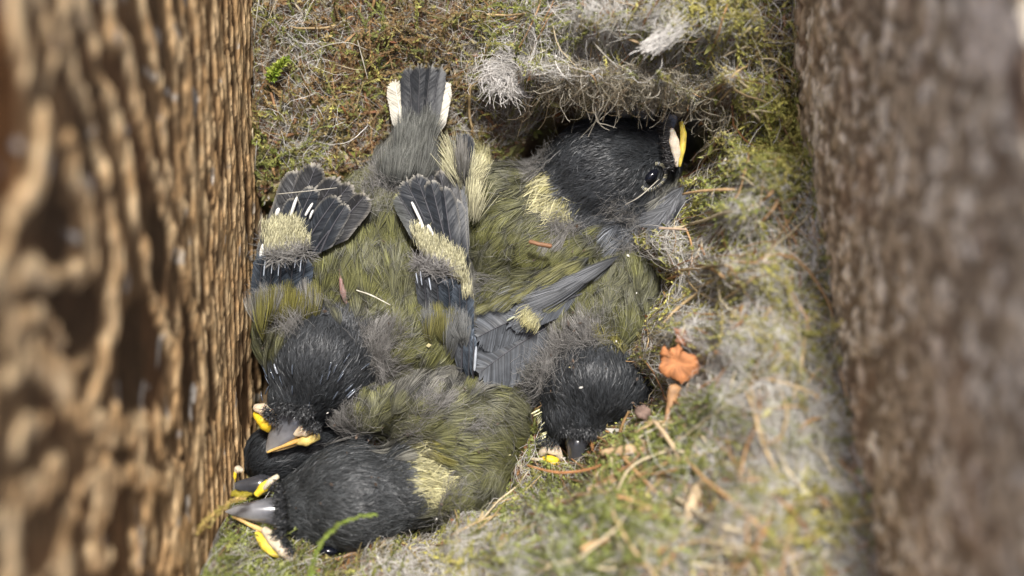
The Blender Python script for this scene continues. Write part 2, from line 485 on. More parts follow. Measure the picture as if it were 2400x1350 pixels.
def zone_sample(n, zones, base, rng, ylim=(-5.6, 6.4)):
    """random points on the nest, denser round the given photo spots (px, py, radius, weight)"""
    out = []
    tot = 0
    while tot < n:
        x = rng.uniform(-4.9, 5.15, 6 * n); y = rng.uniform(ylim[0], ylim[1], 6 * n)
        x = np.clip(x, xl(y) + .02, xr(y) - .02)
        z = hz(x, y)
        q = project(np.stack([x, y, z], -1))
        w = np.full(len(x), float(base))
        for (a, b, r, wt) in zones:
            w = np.maximum(w, wt * np.exp(-((q[:, 0] - a) ** 2 + (q[:, 1] - b) ** 2) / (r * r)))
        # nothing grows on the floor of the cup
        w = w * (z > -1.35)
        k = rng.random(len(x)) < w
        p = np.stack([x, y, z], -1)[k]
        out.append(p); tot += len(p)
        if len(p) < 5: break
    return np.concatenate(out)[:n]


def wander(p0, L, K, rng, curl=1.0, wob=0.8, off=(0.01, 0.15), arch=0.15, head=None):
    N = len(p0)
    th = rng.uniform(0, 2 * np.pi, N) if head is None else head
    kap = rng.normal(0, curl, N)
    ds = (L / (K - 1))
    th = th[:, None] + (kap * ds)[:, None] * np.arange(K)[None] + np.cumsum(rng.normal(0, wob, (N, K)) * np.sqrt(ds)[:, None], 1) * .6
    x = p0[:, 0:1] + np.cumsum(np.cos(th) * ds[:, None], 1); y = p0[:, 1:2] + np.cumsum(np.sin(th) * ds[:, None], 1)
    x = np.clip(x, xl(y) + .06, xr(y) - .06)
    z = hz(x, y)
    # keep the fibre smooth over small dips
    zs = z.copy()
    for _ in range(2):
        zs[:, 1:-1] = np.maximum(zs[:, 1:-1], (zs[:, :-2] + zs[:, 2:]) / 2)
    u = np.linspace(0, 1, K)[None]
    o = rng.uniform(off[0], off[1], N)[:, None]
    a = rng.gamma(1.3, arch, N)[:, None]
    z = zs + o + a * np.sin(np.pi * u) * rng.uniform(.3, 1, N)[:, None]
    keep = (hz(x, y) > -1.15).all(1)
    return np.stack([x, y, z], -1)[keep], keep


def pick(cols, N, rng, jit=0.18, p=None):
    c = np.array(cols)[rng.choice(len(cols), N, p=p)]
    return c * rng.normal(1, jit, (N, 1)).clip(.5, 1.6)


UPZ = np.array([0, 0, 1.0])
# fine hair and wool
rng = np.random.default_rng(11)
S = Strands()
HAIRZ = [(1450,110,330,.9),(1300,190,260,1),(1560,180,200,1),(1200,150,90,1),(1650,620,120,1),(1680,830,150,1),(1620,700,120,.9),(1160,1290,150,1),(1000,1330,150,.7),(1850,1060,170,1),(1880,560,110,.8),(1950,1250,200,.8),
         (700,300,120,.35),(1000,80,200,.3),(680,90,100,.45),(720,330,70,.6),(1100,300,80,.5),(600,1330,200,.5),(1300,1200,120,.5)]
p0 = zone_sample(20000, HAIRZ, .10, rng)
L = rng.gamma(2.5, .30, len(p0)).clip(.2, 2.4)
Q, kp = wander(p0, L, 10, rng, curl=1.8, wob=1.0, off=(0.0, .16), arch=.08); p0 = p0[kp]
q = project(p0)
palew = np.zeros(len(p0))
for (a, b, r) in [(1200,155,90),(1690,830,190),(1650,600,140),(1160,1300,190),(1850,1070,190),(1560,110,150),(720,335,60),(1400,100,150),(1880,560,80)]:
    palew = np.maximum(palew, np.exp(-((q[:, 0] - a) ** 2 + (q[:, 1] - b) ** 2) / (r * r)))
c = pick([(.34, .32, .28), (.26, .235, .19), (.46, .44, .40), (.16, .125, .085), (.32, .28, .19)], len(p0), rng)
c = c * (1 - palew[:, None] * .85) + np.array([.62, .60, .55]) * palew[:, None] * .85
W = rng.uniform(.004, .0095, len(p0))[:, None] * np.linspace(1, .7, 10)[None]
S.ribbons(Q, W, c[:, None, :], np.tile(UPZ, (len(p0), 1)) + rng.normal(0, .3, (len(p0), 3)), rng.uniform(-.6, .6, len(p0)))
S.build('animal_hair', M_HAIR, nest, kind='stuff')

S = Strands()
p0 = zone_sample(12000, [(1450,1300,120,.45),(1250,1230,90,.5),(1690,830,170,1),(1650,600,130,1),(1720,480,90,.6),(1780,720,130,.7),(1700,1150,150,.6),(1000,1340,110,.7),(1300,1180,90,.6),(1160,1300,170,1),(1850,1070,180,1),(1880,560,80,.8),(1500,110,200,.8),(1300,140,120,.6),(1950,1280,160,.8),(1750,600,120,.5),(1550,1320,150,.5),(720,335,50,.5),(690,100,60,.4),(600,1330,120,.5)], .0, rng)
L = rng.gamma(2.5, .25, len(p0)).clip(.2, 1.6)
Q, kp = wander(p0, L, 9, rng, curl=2.2, wob=1.2, off=(.04, .36), arch=.12); p0 = p0[kp]
c = pick([(.58, .57, .54), (.48, .46, .42), (.66, .64, .60), (.40, .37, .31)], len(p0), rng)
S.ribbons(Q, rng.uniform(.004, .0085, len(p0))[:, None] * np.ones((1, 9)), c[:, None, :], np.tile(UPZ, (len(p0), 1)) + rng.normal(0, .3, (len(p0), 3)), rng.uniform(-.6, .6, len(p0)))
S.build('wool_fluff', M_HAIR, nest, kind='stuff')

# curly hair hanging over the lip of the cup
S = Strands()
lip = catmull([P(1130, 190, -.2), P(1200, 204, .2), P(1290, 208, .9), P(1380, 210, 1.3), P(1470, 212, 1.4), P(1560, 214, 1.45), P(1640, 240, 1.4), P(1690, 300, 1.1), P(1700, 380, 1.2)], 200)
N = 2200
i = rng.integers(0, 200, N); i = np.where((i > 130) & (rng.random(N) < .75), rng.integers(20, 130, N), i)
b0 = lip[i] + rng.normal(0, .12, (N, 3)) + np.array([0, .22, -.05])
L = rng.gamma(3, .12, N).clip(.15, 1.1); K = 12
inw = np.where(i[:, None] < 150, np.array([[0.05, -1, 0]]), np.array([[-1, -.2, 0]]))
th = np.arctan2(inw[:, 1], inw[:, 0]) + rng.normal(0, 1.4, N)
ds = (L / (K - 1))[:, None]
tt = th[:, None] + rng.normal(0, 5.0, N)[:, None] * ds * np.arange(K)[None] + np.cumsum(rng.normal(0, .35, (N, K)), 1) * .5
drop = rng.uniform(.0, .6, N)[:, None] * (np.linspace(0, 1, K) ** 1.5)[None] * L[:, None]
Q = np.stack([b0[:, :1] + np.cumsum(np.cos(tt) * ds, 1), b0[:, 1:2] + np.cumsum(np.sin(tt) * ds, 1), b0[:, 2:] - drop + .12 * np.sin(np.linspace(0, 5, K))[None]], -1)
c = pick([(.30, .27, .20), (.22, .19, .13), (.40, .37, .30), (.17, .13, .08)], N, rng)
S.ribbons(Q, np.full((N, K), .0075), c[:, None], np.tile(UPZ, (N, 1)) + rng.normal(0, .4, (N, 3)), rng.uniform(-.6, .6, N))
S.build('curly_hair', M_HAIR, nest, kind='stuff')

# rootlets and bark fibres
S = Strands()
p0 = zone_sample(5500, [(850,200,260,1),(800,330,180,1),(1100,100,200,.9),(650,350,120,1),(1150,250,100,1),(1800,250,140,.8),(1700,650,180,.7),(1500,1150,220,.9),(1700,1250,250,.9),(480,1230,120,.7)], .3, rng)
N = len(p0); L = rng.gamma(2.2, .28, N).clip(.15, 2.0)
Q, kp = wander(p0, L, 7, rng, curl=.9, wob=.9, off=(.0, .14), arch=.05); p0 = p0[kp]; N = len(p0)
c = pick([(.15, .06, .026), (.22, .10, .04), (.10, .05, .03), (.30, .18, .08), (.19, .13, .07)], N, rng)
W = rng.gamma(1.5, .009, N).clip(.006, .05)[:, None] * np.array([.6, 1, 1, 1, .9, .8, .4])[None]
S.ribbons(Q, W, c[:, None], np.tile(UPZ, (N, 1)) + rng.normal(0, .3, (N, 3)), rng.uniform(-.9, .9, N))
S.build('rootlets', M_ROOT, nest, kind='stuff')

# straw bits
S = Strands()
p0 = zone_sample(900, [(1750,650,220,1),(1600,1150,300,1),(1800,1250,260,1),(1500,80,200,.4),(1800,200,150,.6)], .04, rng)
N = len(p0); L = rng.gamma(2.2, .34, N).clip(.25, 2.2)
Q, kp = wander(p0, L, 7, rng, curl=.5, wob=.5, off=(.04, .34), arch=.10); p0 = p0[kp]; N = len(p0)
c = pick([(.45, .33, .17), (.36, .22, .10), (.50, .42, .27), (.30, .16, .07)], N, rng)
S.tubes(Q, rng.gamma(2, .007, N).clip(.008, .030)[:, None] * np.array([.8, 1, 1, 1, 1, .9, .5])[None], c[:, None], 5)
S.build('straw', M_STRAW, nest, kind='stuff')


# moss: stems with small leaflets
def moss_into(S, Q, rng, cols, nl=26, ll=.11, lw=.035, splay=.9):
    N, K, _ = Q.shape
    S.ribbons(Q, np.full((N, K), .018), cols[:, None] * .7, np.tile(UPZ, (N, 1)))
    u = np.linspace(.04, .99, nl) * (K - 1)
    i = np.minimum(u.astype(int), K - 2); f = (u - i)[None, :, None]
    B = Q[:, i] * (1 - f) + Q[:, i + 1] * f
    T = nrm(Q[:, i + 1] - Q[:, i])
    A = nrm(np.cross(T, UPZ + rng.normal(0, .2, 3))); Bn = np.cross(A, T)
    ph = rng.uniform(0, 2 * np.pi, (N, nl))[..., None]
    out = A * np.cos(ph) + Bn * np.sin(ph)
    d = nrm(T * rng.uniform(.5, 1.1, (N, nl, 1)) + out * splay)
    l = ll * rng.uniform(.6, 1.25, (N, nl, 1)) * np.linspace(1.0, .55, nl)[None, :, None]
    s = nrm(np.cross(d, UPZ + 0.5 * rng.normal(0, 1, (N, nl, 3))))
    w = lw * rng.uniform(.7, 1.3, (N, nl, 1))
    V = np.stack([B, B + d * l * .4 + s * w * .5, B + d * l + np.array([0, 0, .01]), B + d * l * .4 - s * w * .5], 2)
    c = cols[:, None] * rng.normal(1, .22, (N, nl, 1)).clip(.5, 1.6)
    S.quads(V.reshape(-1, 4, 3), c.reshape(-1, 3))


S = Strands()
p0 = zone_sample(6000, [(680,370,90,.8),(800,300,130,.6),(950,110,140,.5),(830,130,100,.5),(1050,130,120,.5),(1650,40,120,1),(1550,120,120,.7),(1800,300,120,1),(1820,400,110,1),(1700,450,130,1),(1750,700,180,.9),(1850,780,110,1),(1320,1250,170,1),(1450,1200,150,1),(1600,1010,150,.9),(1880,1180,130,1),(1100,1310,90,.9),(600,1310,200,.9),(420,1290,120,.9),(1700,1020,150,.7),(1230,100,130,.6)], .26, rng)
N = len(p0); L = rng.gamma(3, .15, N).clip(.2, 1.2)
Q, kp = wander(p0, L, 6, rng, curl=.8, wob=.8, off=(.0, .30), arch=.10); p0 = p0[kp]; N = len(p0)
q = project(p0)
c = pick([(.28, .29, .08), (.40, .37, .11), (.20, .22, .06), (.32, .25, .11), (.24, .20, .09)], N, rng, .2)
bw = (sstep(1250, 1050, q[:, 0]) * sstep(600, 450, q[:, 1]) * (rng.random(N) < .45))[:, None]
c = c * (1 - bw) + np.array([.23, .15, .065]) * rng.normal(1, .2, (N, 1)) * bw
gr = np.zeros(N); ye = np.zeros(N)
for (a, b, r) in [(1330,1260,190),(1450,1200,160),(1700,480,100),(1600,1000,120),(620,1310,150),(690,370,60),(1230,90,80)]:
    gr = np.maximum(gr, np.exp(-((q[:, 0] - a) ** 2 + (q[:, 1] - b) ** 2) / (r * r)))
for (a, b, r) in [(1660,40,100),(1820,330,110),(1880,1180,140),(1100,1310,80),(1850,780,110),(1750,650,140),(1700,480,90)]:
    ye = np.maximum(ye, np.exp(-((q[:, 0] - a) ** 2 + (q[:, 1] - b) ** 2) / (r * r)))
g = np.maximum(gr, 0)[:, None] * .75; c = c * (1 - g) + np.array([.25, .30, .07]) * g
g = ye[:, None] * .5; c = c * (1 - g) + np.array([.56, .52, .12]) * g
c = c * rng.normal(1, .15, (N, 1)).clip(.6, 1.5)
moss_into(S, Q, rng, c, nl=20, ll=.085, lw=.030)
S.build('moss', M_MOSS, nest, smooth=False, kind='stuff')

S = Strands()
p0 = zone_sample(560, [(1330,1265,120,1),(1450,1210,90,.9),(1880,1190,80,.9),(610,1315,90,.8),(1100,1318,50,.8),(1660,40,70,1),(1820,320,70,.9),(1700,470,60,.8),(1600,1000,70,.8),(430,1290,70,.7)], .0, rng)
L = rng.gamma(3, .16, len(p0)).clip(.2, 1.1)
Q, kp = wander(p0, L, 6, rng, curl=.8, wob=.8, off=(.14, .42), arch=.12); p0 = p0[kp]; N = len(p0); q = project(p0)
yl = (np.exp(-((q[:, 0] - 1880) ** 2 + (q[:, 1] - 1190) ** 2) / 110 ** 2) + np.exp(-((q[:, 0] - 1660) ** 2 + (q[:, 1] - 40) ** 2) / 110 ** 2) + np.exp(-((q[:, 0] - 1820) ** 2 + (q[:, 1] - 320) ** 2) / 100 ** 2) + np.exp(-((q[:, 0] - 1100) ** 2 + (q[:, 1] - 1318) ** 2) / 80 ** 2)).clip(0, 1)[:, None]
c = (np.array([.23, .26, .075]) * (1 - yl) + np.array([.44, .39, .11]) * yl) * rng.normal(1, .22, (N, 1)).clip(.5, 1.6)
moss_into(S, Q, rng, c, nl=22, ll=.10, lw=.034)
S.build('moss_cushions', M_MOSS, nest, smooth=False, kind='stuff')

# crumbs of leaf and bark matted into the surface
S = Strands()
p0 = zone_sample(26000, [(850,200,300,1),(1100,120,250,.8),(1700,700,250,.5),(1600,1200,350,.6)], .45, rng)
N = len(p0)
p0 = p0 + np.stack([np.zeros(N), np.zeros(N), rng.uniform(.0, .13, N)], -1)
d = nrm(np.stack([rng.normal(0, 1, N), rng.normal(0, 1, N), rng.normal(0, .35, N)], -1)); sd = nrm(np.cross(d, nrm(UPZ + rng.normal(0, .5, (N, 3)))))
l = rng.gamma(2.5, .024, N)[:, None]; w = l * rng.uniform(.15, .6, N)[:, None]
V = np.stack([p0 - d * l, p0 + sd * w, p0 + d * l, p0 - sd * w], 1)
S.quads(V, pick([(.17, .075, .03), (.25, .13, .05), (.22, .20, .06), (.13, .14, .03), (.33, .26, .15), (.10, .06, .035), (.40, .38, .33), (.30, .30, .10)], N, rng, .25))
S.build('litter_crumbs', M_ROOT, nest, smooth=False, kind='stuff')


# ------------------------------------------------------------------ birds
def blob_mesh(blobs, voxel=0.11, smooth=8):
    """one continuous body skin from overlapping ellipsoids (px, py, rx, ry, rot, ztop, rz)"""
    bm = bmesh.new()
    for (px, py, rx, ry, rot, zt, rz) in blobs:
        c = P(px, py, zt - rz * .35); c[2] = zt - rz
        k = (CP[2] - zt + rz * .35) / FPX
        m = Matrix.Translation(c) @ Matrix.Rotation(math.radians(-rot), 4, 'Z') @ Matrix.Diagonal((rx * k, ry * k, rz, 1))
        bmesh.ops.create_icosphere(bm, subdivisions=3, radius=1, matrix=m)
    me = bpy.data.meshes.new('body'); bm.to_mesh(me); bm.free()
    o = bpy.data.objects.new('tmp', me); COLL.objects.link(o)
    r = o.modifiers.new('r', 'REMESH'); r.mode = 'VOXEL'; r.voxel_size = voxel
    s = o.modifiers.new('s', 'SMOOTH'); s.iterations = smooth; s.factor = .5
    dg = bpy.context.evaluated_depsgraph_get()
    out = bpy.data.meshes.new_from_object(o.evaluated_get(dg))
    bpy.data.objects.remove(o); bpy.data.meshes.remove(me)
    out.polygons.foreach_set('use_smooth', np.ones(len(out.polygons), bool))
    return out


KIND_COL = {'olive': ((.085, .085, .064), (.150, .151, .053)), 'grey': ((.09, .09, .085), (.19, .185, .155)), 'slate': ((.055, .06, .07), (.15, .162, .18)),
            'down': ((.13, .125, .115), (.23, .22, .205)), 'yellow': ((.28, .265, .15), (.60, .56, .31)), 'black': ((.014, .015, .017), (.050, .055, .060)),
            'dark': ((.012, .012, .012), (.022, .022, .022)), 'charcoal': ((.022, .024, .025), (.078, .084, .088)), 'oliveyellow': ((.12, .11, .06), (.24, .22, .06))}
SKIN_COL = {'olive': (.045, .043, .02), 'grey': (.04, .04, .04), 'slate': (.03, .033, .04), 'down': (.09, .085, .08), 'yellow': (.3, .28, .12), 'black': (.010, .011, .012), 'dark': (.01, .01, .01), 'charcoal': (.02, .022, .023), 'skin': (.42, .22, .18), 'oliveyellow': (.06, .055, .02)}


def fan(St, p, D, n, L, W, nb, c0, c1, rng, snap=None, off=None, wid=.0082, lift=.045, bendsd=.06, mix=(.10, .60), jit=.33, arch=.0):
    """loose feathers: barbs that leave the shaft at a narrow angle and run almost side by side"""
    N = len(p); K = 5; w = np.linspace(0, 1, K)
    v = np.linspace(-1, 1, nb)[None] + rng.normal(0, .035, (N, nb))
    s0 = .50 * (1 - np.abs(v) ** .8); s1 = 1 - .24 * v ** 2 + rng.normal(0, .035, (N, nb))
    al = s0[..., None] + (s1 - s0)[..., None] * w
    lat = v[..., None] * w ** .72 * (1 - .10 * w ** 3) + rng.normal(0, .02, (N, nb, 1)) * w
    bend = rng.normal(0, bendsd, (N, 1, 1)) * al ** 2
    Sd = np.cross(n, D)
    Q = p[:, None, None] + D[:, None, None] * (al * L[:, None, None])[..., None] + Sd[:, None, None] * (lat * W[:, None, None] + bend * L[:, None, None])[..., None]
    hgt = lift * al + rng.normal(0, .006, (N, nb, 1))
    if snap is not None:
        Q = snap(Q, off[:, None, None] + hgt)
    else:
        Q = Q + n[:, None, None] * (hgt + arch * np.sin(np.pi * al) - .30 * lat ** 2 * W[:, None, None])[..., None]
    m = sstep(mix[0], mix[1], al)[..., None]
    C = c0[:, None, None] * (1 - m) + c1[:, None, None] * m
    C = C * rng.normal(1, jit, (N, nb, 1, 1)).clip(.35, 1.9) * rng.normal(1, .07, (N, 1, 1, 1)).clip(.6, 1.5)
    Wb = np.full((N, nb, K), wid) * np.array([.8, 1, 1, .85, .4]) * rng.uniform(.75, 1.25, (N, nb, 1))
    St.ribbons(Q.reshape(-1, K, 3), Wb.reshape(-1, K), C.reshape(-1, K, 3), np.repeat(n, nb, 0), rng.normal(0, .45, N * nb))


def soft_feathers(name, parent, specs, c0, c1, rng, nb=30, label=None, **kw):
    """free soft feathers given as (base px, base z, tip px, tip z, half width)"""
    St = Strands()
    b = np.array([P(a[0], a[1], a[2]) for a in specs]); e = np.array([P(a[3], a[4], a[5]) for a in specs]); W = np.array([a[6] for a in specs])
    L = np.linalg.norm(e - b, axis=1); d = nrm(e - b); n = nrm(UPZ - d * d[:, 2:3])
    c0 = np.broadcast_to(np.array(c0), b.shape); c1 = np.broadcast_to(np.array(c1), b.shape)
    fan(St, b, d, n, L, W, nb, c0, c1, rng, **kw)
    return St.build(name, M_BARB, parent, kind='stuff', label=label)


class Bird:
    def __init__(s, blobs, paint, flow, label, seed, group='nestlings'):
        s.rng = np.random.default_rng(seed)
        s.paint = paint; s.flow = flow
        me = blob_mesh(blobs)
        n = len(me.vertices)
        v = np.empty(n * 3, np.float32); me.vertices.foreach_get('co', v); v = v.reshape(-1, 3)
        lo = v.min(0); hi = v.max(0)
        s.root = empty('nestling', ((lo[0] + hi[0]) / 2, (lo[1] + hi[1]) / 2, float(lo[2])), label, 'bird', group)
        kinds, _ = s.kind_at(v)
        C = np.array([SKIN_COL[k] for k in kinds])
        a = me.color_attributes.new('Col', 'FLOAT_COLOR', 'POINT')
        c4 = np.ones((n, 4), np.float32); c4[:, :3] = C; a.data.foreach_set('color', c4.ravel())
        s.body = link('body', me, M_SKIN, s.root)
        me.calc_loop_triangles()
        tri = np.array([t.vertices[:] for t in me.loop_triangles])
        s.v = v; s.tri = tri
        s.bvh = BVHTree.FromPolygons([tuple(map(float, x)) for x in v], [tuple(map(int, t)) for t in tri])
        e1 = v[tri[:, 1]] - v[tri[:, 0]]; e2 = v[tri[:, 2]] - v[tri[:, 0]]
        cr = np.cross(e1, e2); s.area = np.linalg.norm(cr, axis=1) / 2; s.tn = nrm(cr)
        s.down = Strands()

    def kind_at(s, v):
        q = project(v)
        wx = 16 * (vnoise(q[:, 0] / 24, q[:, 1] / 24, 3) - .5) * 2; wy = 16 * (vnoise(q[:, 0] / 24 + 40, q[:, 1] / 24, 4) - .5) * 2
        if len(v) > 0:
            jr = np.random.default_rng(len(v)); wx = wx + jr.normal(0, 9, len(v)); wy = wy + jr.normal(0, 9, len(v))
        best = np.full(len(v), 1e9); idx = np.zeros(len(v), int)
        for i, (px, py, r, k, *rest) in enumerate(s.paint):
            ry = rest[0] if rest else r; rot = math.radians(rest[1]) if len(rest) > 1 else 0
            dx = q[:, 0] + wx - px; dy = q[:, 1] + wy - py
            a = dx * math.cos(rot) + dy * math.sin(rot); b = -dx * math.sin(rot) + dy * math.cos(rot)
            d = np.hypot(a / r, b / ry)
            m = d < best; best[m] = d[m]; idx[m] = i
        return [s.paint[i][3] for i in idx], q

    def flow_at(s, q):
        w = np.zeros(len(q)); D = np.zeros((len(q), 2))
        for (px, py, dx, dy) in s.flow:
            d2 = (q[:, 0] - px) ** 2 + (q[:, 1] - py) ** 2 + 300
            k = d2 ** -1.6; n = math.hypot(dx, dy)
            D[:, 0] += k * dx / n; D[:, 1] -= k * dy / n; w += k
        return nrm(D)

    def sample(s, dens, minz=-.15):
        """area-weighted points on the upper side"""
        ok = s.tn[:, 2] > minz
        A = s.area * ok
        n = int(A.sum() * dens)
        t = s.rng.choice(len(A), n, p=A / A.sum())
        r1 = np.sqrt(s.rng.random(n)); r2 = s.rng.random(n)
        T = s.v[s.tri[t]]
        p = T[:, 0] * (1 - r1)[:, None] + T[:, 1] * (r1 * (1 - r2))[:, None] + T[:, 2] * (r1 * r2)[:, None]
        return p, s.tn[t]

    def snap(s, Q, off):
        """lay points at height off above the skin"""
        sh = Q.shape; f = Q.reshape(-1, 3); o = np.broadcast_to(off, sh[:-1]).reshape(-1)
        out = np.empty_like(f); fn = s.bvh.find_nearest
        for i, p in enumerate(f):
            l, n, _, _ = fn(Vector(p))
            out[i] = (l[0] + n[0] * o[i], l[1] + n[1] * o[i], l[2] + n[2] * o[i])
        return out.reshape(sh)

    def plumage(s, dens=36, nb=24, L0=.52, W0=.15):
        rng = s.rng
        p, n = s.sample(dens)
        k, q = s.kind_at(p)
        k = np.array(k)
        keep = np.isin(k, ['olive', 'grey', 'slate', 'oliveyellow'])
        keep |= (k == 'down') & (rng.random(len(k)) < .8)
        p, n, k, q = p[keep], n[keep], k[keep], q[keep]
        F = s.flow_at(q)
        ang = rng.normal(0, .20, len(p)) + (vnoise(q[:, 0] / 60, q[:, 1] / 60, 6) - .5) * .6; ca, sa = np.cos(ang), np.sin(ang)
        D = np.stack([F[:, 0] * ca - F[:, 1] * sa, F[:, 0] * sa + F[:, 1] * ca, np.zeros(len(p))], -1)
        D = nrm(D - n * (D * n).sum(-1, keepdims=True))
        Sd = np.cross(n, D)
        N = len(p)
        L = L0 * rng.uniform(.75, 1.25, N); Wd = W0 * rng.uniform(.75, 1.3, N)
        St = Strands()
        c0 = np.array([KIND_COL[a][0] for a in k]); c1 = np.array([KIND_COL[a][1] for a in k])
        gm = np.clip(vnoise(q[:, 0] / 80, q[:, 1] / 80, 12) * .9 - .25 + rng.normal(0, .12, N), 0, .5)[:, None]
        c1 = c1 * (1 - gm) + np.array([.155, .152, .135]) * gm * (c1.sum(1, keepdims=True) > .2) + c1 * gm * (c1.sum(1, keepdims=True) <= .2)
        fan(St, p, D, n, L, Wd, nb, c0, c1, rng, snap=s.snap, off=.03 + rng.uniform(.0, .07, N))
        St.build('contour_plumage', M_BARB, s.root, kind='stuff')

    def fuzz(s, name, kinds, dens, L0, mat, w=.0105, off=(.012, .045), spread=.22, dim=1.0):
        rng = s.rng
        p, n = s.sample(dens)
        k, q = s.kind_at(p); k = np.array(k)
        keep = np.isin(k, kinds); p, n, k, q = p[keep], n[keep], k[keep], q[keep]
        if len(p) == 0: return
        F = s.flow_at(q)
        # short barbs lie in small clumps
        cl = (vnoise(q[:, 0] / 14, q[:, 1] / 14, 9) - .5) * .6
        ang = rng.normal(0, spread, len(p)) + cl; ca, sa = np.cos(ang), np.sin(ang)
        D = np.stack([F[:, 0] * ca - F[:, 1] * sa, F[:, 0] * sa + F[:, 1] * ca, np.zeros(len(p))], -1)
        D = nrm(D - n * (D * n).sum(-1, keepdims=True)); Sd = np.cross(n, D)
        N = len(p); K = 4; u = np.linspace(0, 1, K)
        L = L0 * rng.uniform(.6, 1.35, N)
        hgt = rng.uniform(off[0], off[1], N)[:, None] * u[None] ** .7 + .012
        bend = rng.normal(0, .18, N)[:, None] * u[None] ** 2
        Q = p[:, None] + D[:, None] * (L[:, None] * u[None])[..., None] + Sd[:, None] * (L[:, None] * bend)[..., None]
        Q = s.snap(Q, hgt)
        c0 = np.array([KIND_COL[a][0] for a in k])[:, None]; c1 = np.array([KIND_COL[a][1] for a in k])[:, None]
        uu = u[None, :, None] * rng.uniform(.5, 1.2, (N, 1, 1))
        C = (c0 * (1 - uu) + c1 * uu) * dim * rng.normal(1, .28, (N, 1, 1)).clip(.4, 1.9)
        St = Strands()
        St.ribbons(Q, w * rng.uniform(.7, 1.2, N)[:, None] * np.array([1, 1, .8, .35]), C, n, rng.normal(0, .5, N))
        St.build(name, mat, s.root, kind='stuff')

    def under(s, dens=420):
        s.fuzz('under_plumage', ['olive', 'grey', 'slate', 'oliveyellow', 'down'], dens * 1.5, .34, M_BARB, w=.009, off=(.01, .06), spread=.5, dim=.65)  # dimmed: shade in the gaps between barbs is put into the colour

    def downy(s, dens=240, L0=.30):
        rng = s.rng
        p, n = s.sample(dens)
        k, q = s.kind_at(p); k = np.array(k)
        # down also pokes out thinly between the other feathers
        keep = (k == 'down') | ((np.isin(k, ['olive', 'grey', 'oliveyellow'])) & (rng.random(len(k)) < .035))
        p, n, q = p[keep], n[keep], q[keep]
        s._down_strands(p, n, s.flow_at(q), L0, .9)

    def _down_strands(s, p, n, F, L0, spread, col=((.16, .155, .145), (.31, .30, .285)), w=.0045, h=(.03, .12)):
        rng = s.rng; N = len(p)
        if N == 0: return
        ang = rng.normal(0, spread, N); ca, sa = np.cos(ang), np.sin(ang)
        D = np.stack([F[:, 0] * ca - F[:, 1] * sa, F[:, 0] * sa + F[:, 1] * ca, np.zeros(N)], -1)
        D = nrm(D - n * (D * n).sum(-1, keepdims=True)); Sd = np.cross(n, D)
        K = 5; u = np.linspace(0, 1, K); L = L0 * rng.uniform(.4, 1.3, N)
        bend = rng.normal(0, .35, N)[:, None] * u[None] ** 2 + rng.normal(0, .05, (N, K))
        Q = p[:, None] + D[:, None] * (L[:, None] * u)[..., None] + Sd[:, None] * (L[:, None] * bend)[..., None]
        Q = s.snap(Q, rng.uniform(h[0], h[1], N)[:, None] * u[None] ** .8 + .10)
        C = np.array(col[0]) * (1 - u)[None, :, None] + np.array(col[1]) * u[None, :, None]
        C = C * rng.normal(1, .2, (N, 1, 1)).clip(.5, 1.6)
        s.down.ribbons(Q, w * np.array([1, 1, .9, .8, .4])[None] * rng.uniform(.7, 1.3, N)[:, None], C, n, rng.normal(0, .6, N))

    def tuft(s, px, py, dx, dy, L0=.5, n=120, r=12, spread=.5, h=(.08, .3), **kw):
        rng = s.rng; n = int(n * 1.2); L0 = L0 * .58
        pts = []; nn = []
        for _ in range(n):
            a, b = px + rng.normal(0, r), py + rng.normal(0, r)
            o = P(a, b, 4.0); d = nrm(o - CP)
            l, nv, _, _ = s.bvh.ray_cast(Vector(o), Vector(d))
            if l is not None: pts.append(l[:]); nn.append(nv[:])
        if not pts: return
        F = np.tile(nrm(np.array([[dx, -dy]], float)), (len(pts), 1))
        s._down_strands(np.array(pts), np.array(nn), F, L0, spread, h=h, **kw)

    def finish_down(s):
        if s.down.V:
            s.down.build('down', M_DOWN, s.root, kind='stuff')

    def surf(s, px, py, up=.0):
        """point on the skin under a photo spot, raised by up"""
        o = P(px, py, 4.0); d = nrm(o - CP)
        l, nv, _, _ = s.bvh.ray_cast(Vector(o), Vector(d))
        if l is None:
            return P(px, py, 0)
        return np.array(l) + np.array(nv) * up


VANE = {'slate': ((.014, .017, .022), (.022, .026, .032), (.26, .245, .21)), 'brownslate': ((.019, .019, .021), (.020, .021, .023), (.30, .275, .23)),
        'white': ((.44, .415, .34), (.50, .475, .40), (.50, .475, .40)), 'blue': ((.035, .044, .056), (.065, .080, .10), (.12, .14, .17)),
        'tail': ((.012, .014, .017), (.020, .022, .026), (.16, .145, .11)), 'greyblue': ((.050, .055, .062), (.090, .098, .11), (.15, .16, .17)),
        'bluetip': ((.055, .06, .068), (.09, .098, .11), (.50, .46, .22)), 'oliveedge': ((.030, .033, .036), (.07, .075, .07), (.24, .23, .07))}


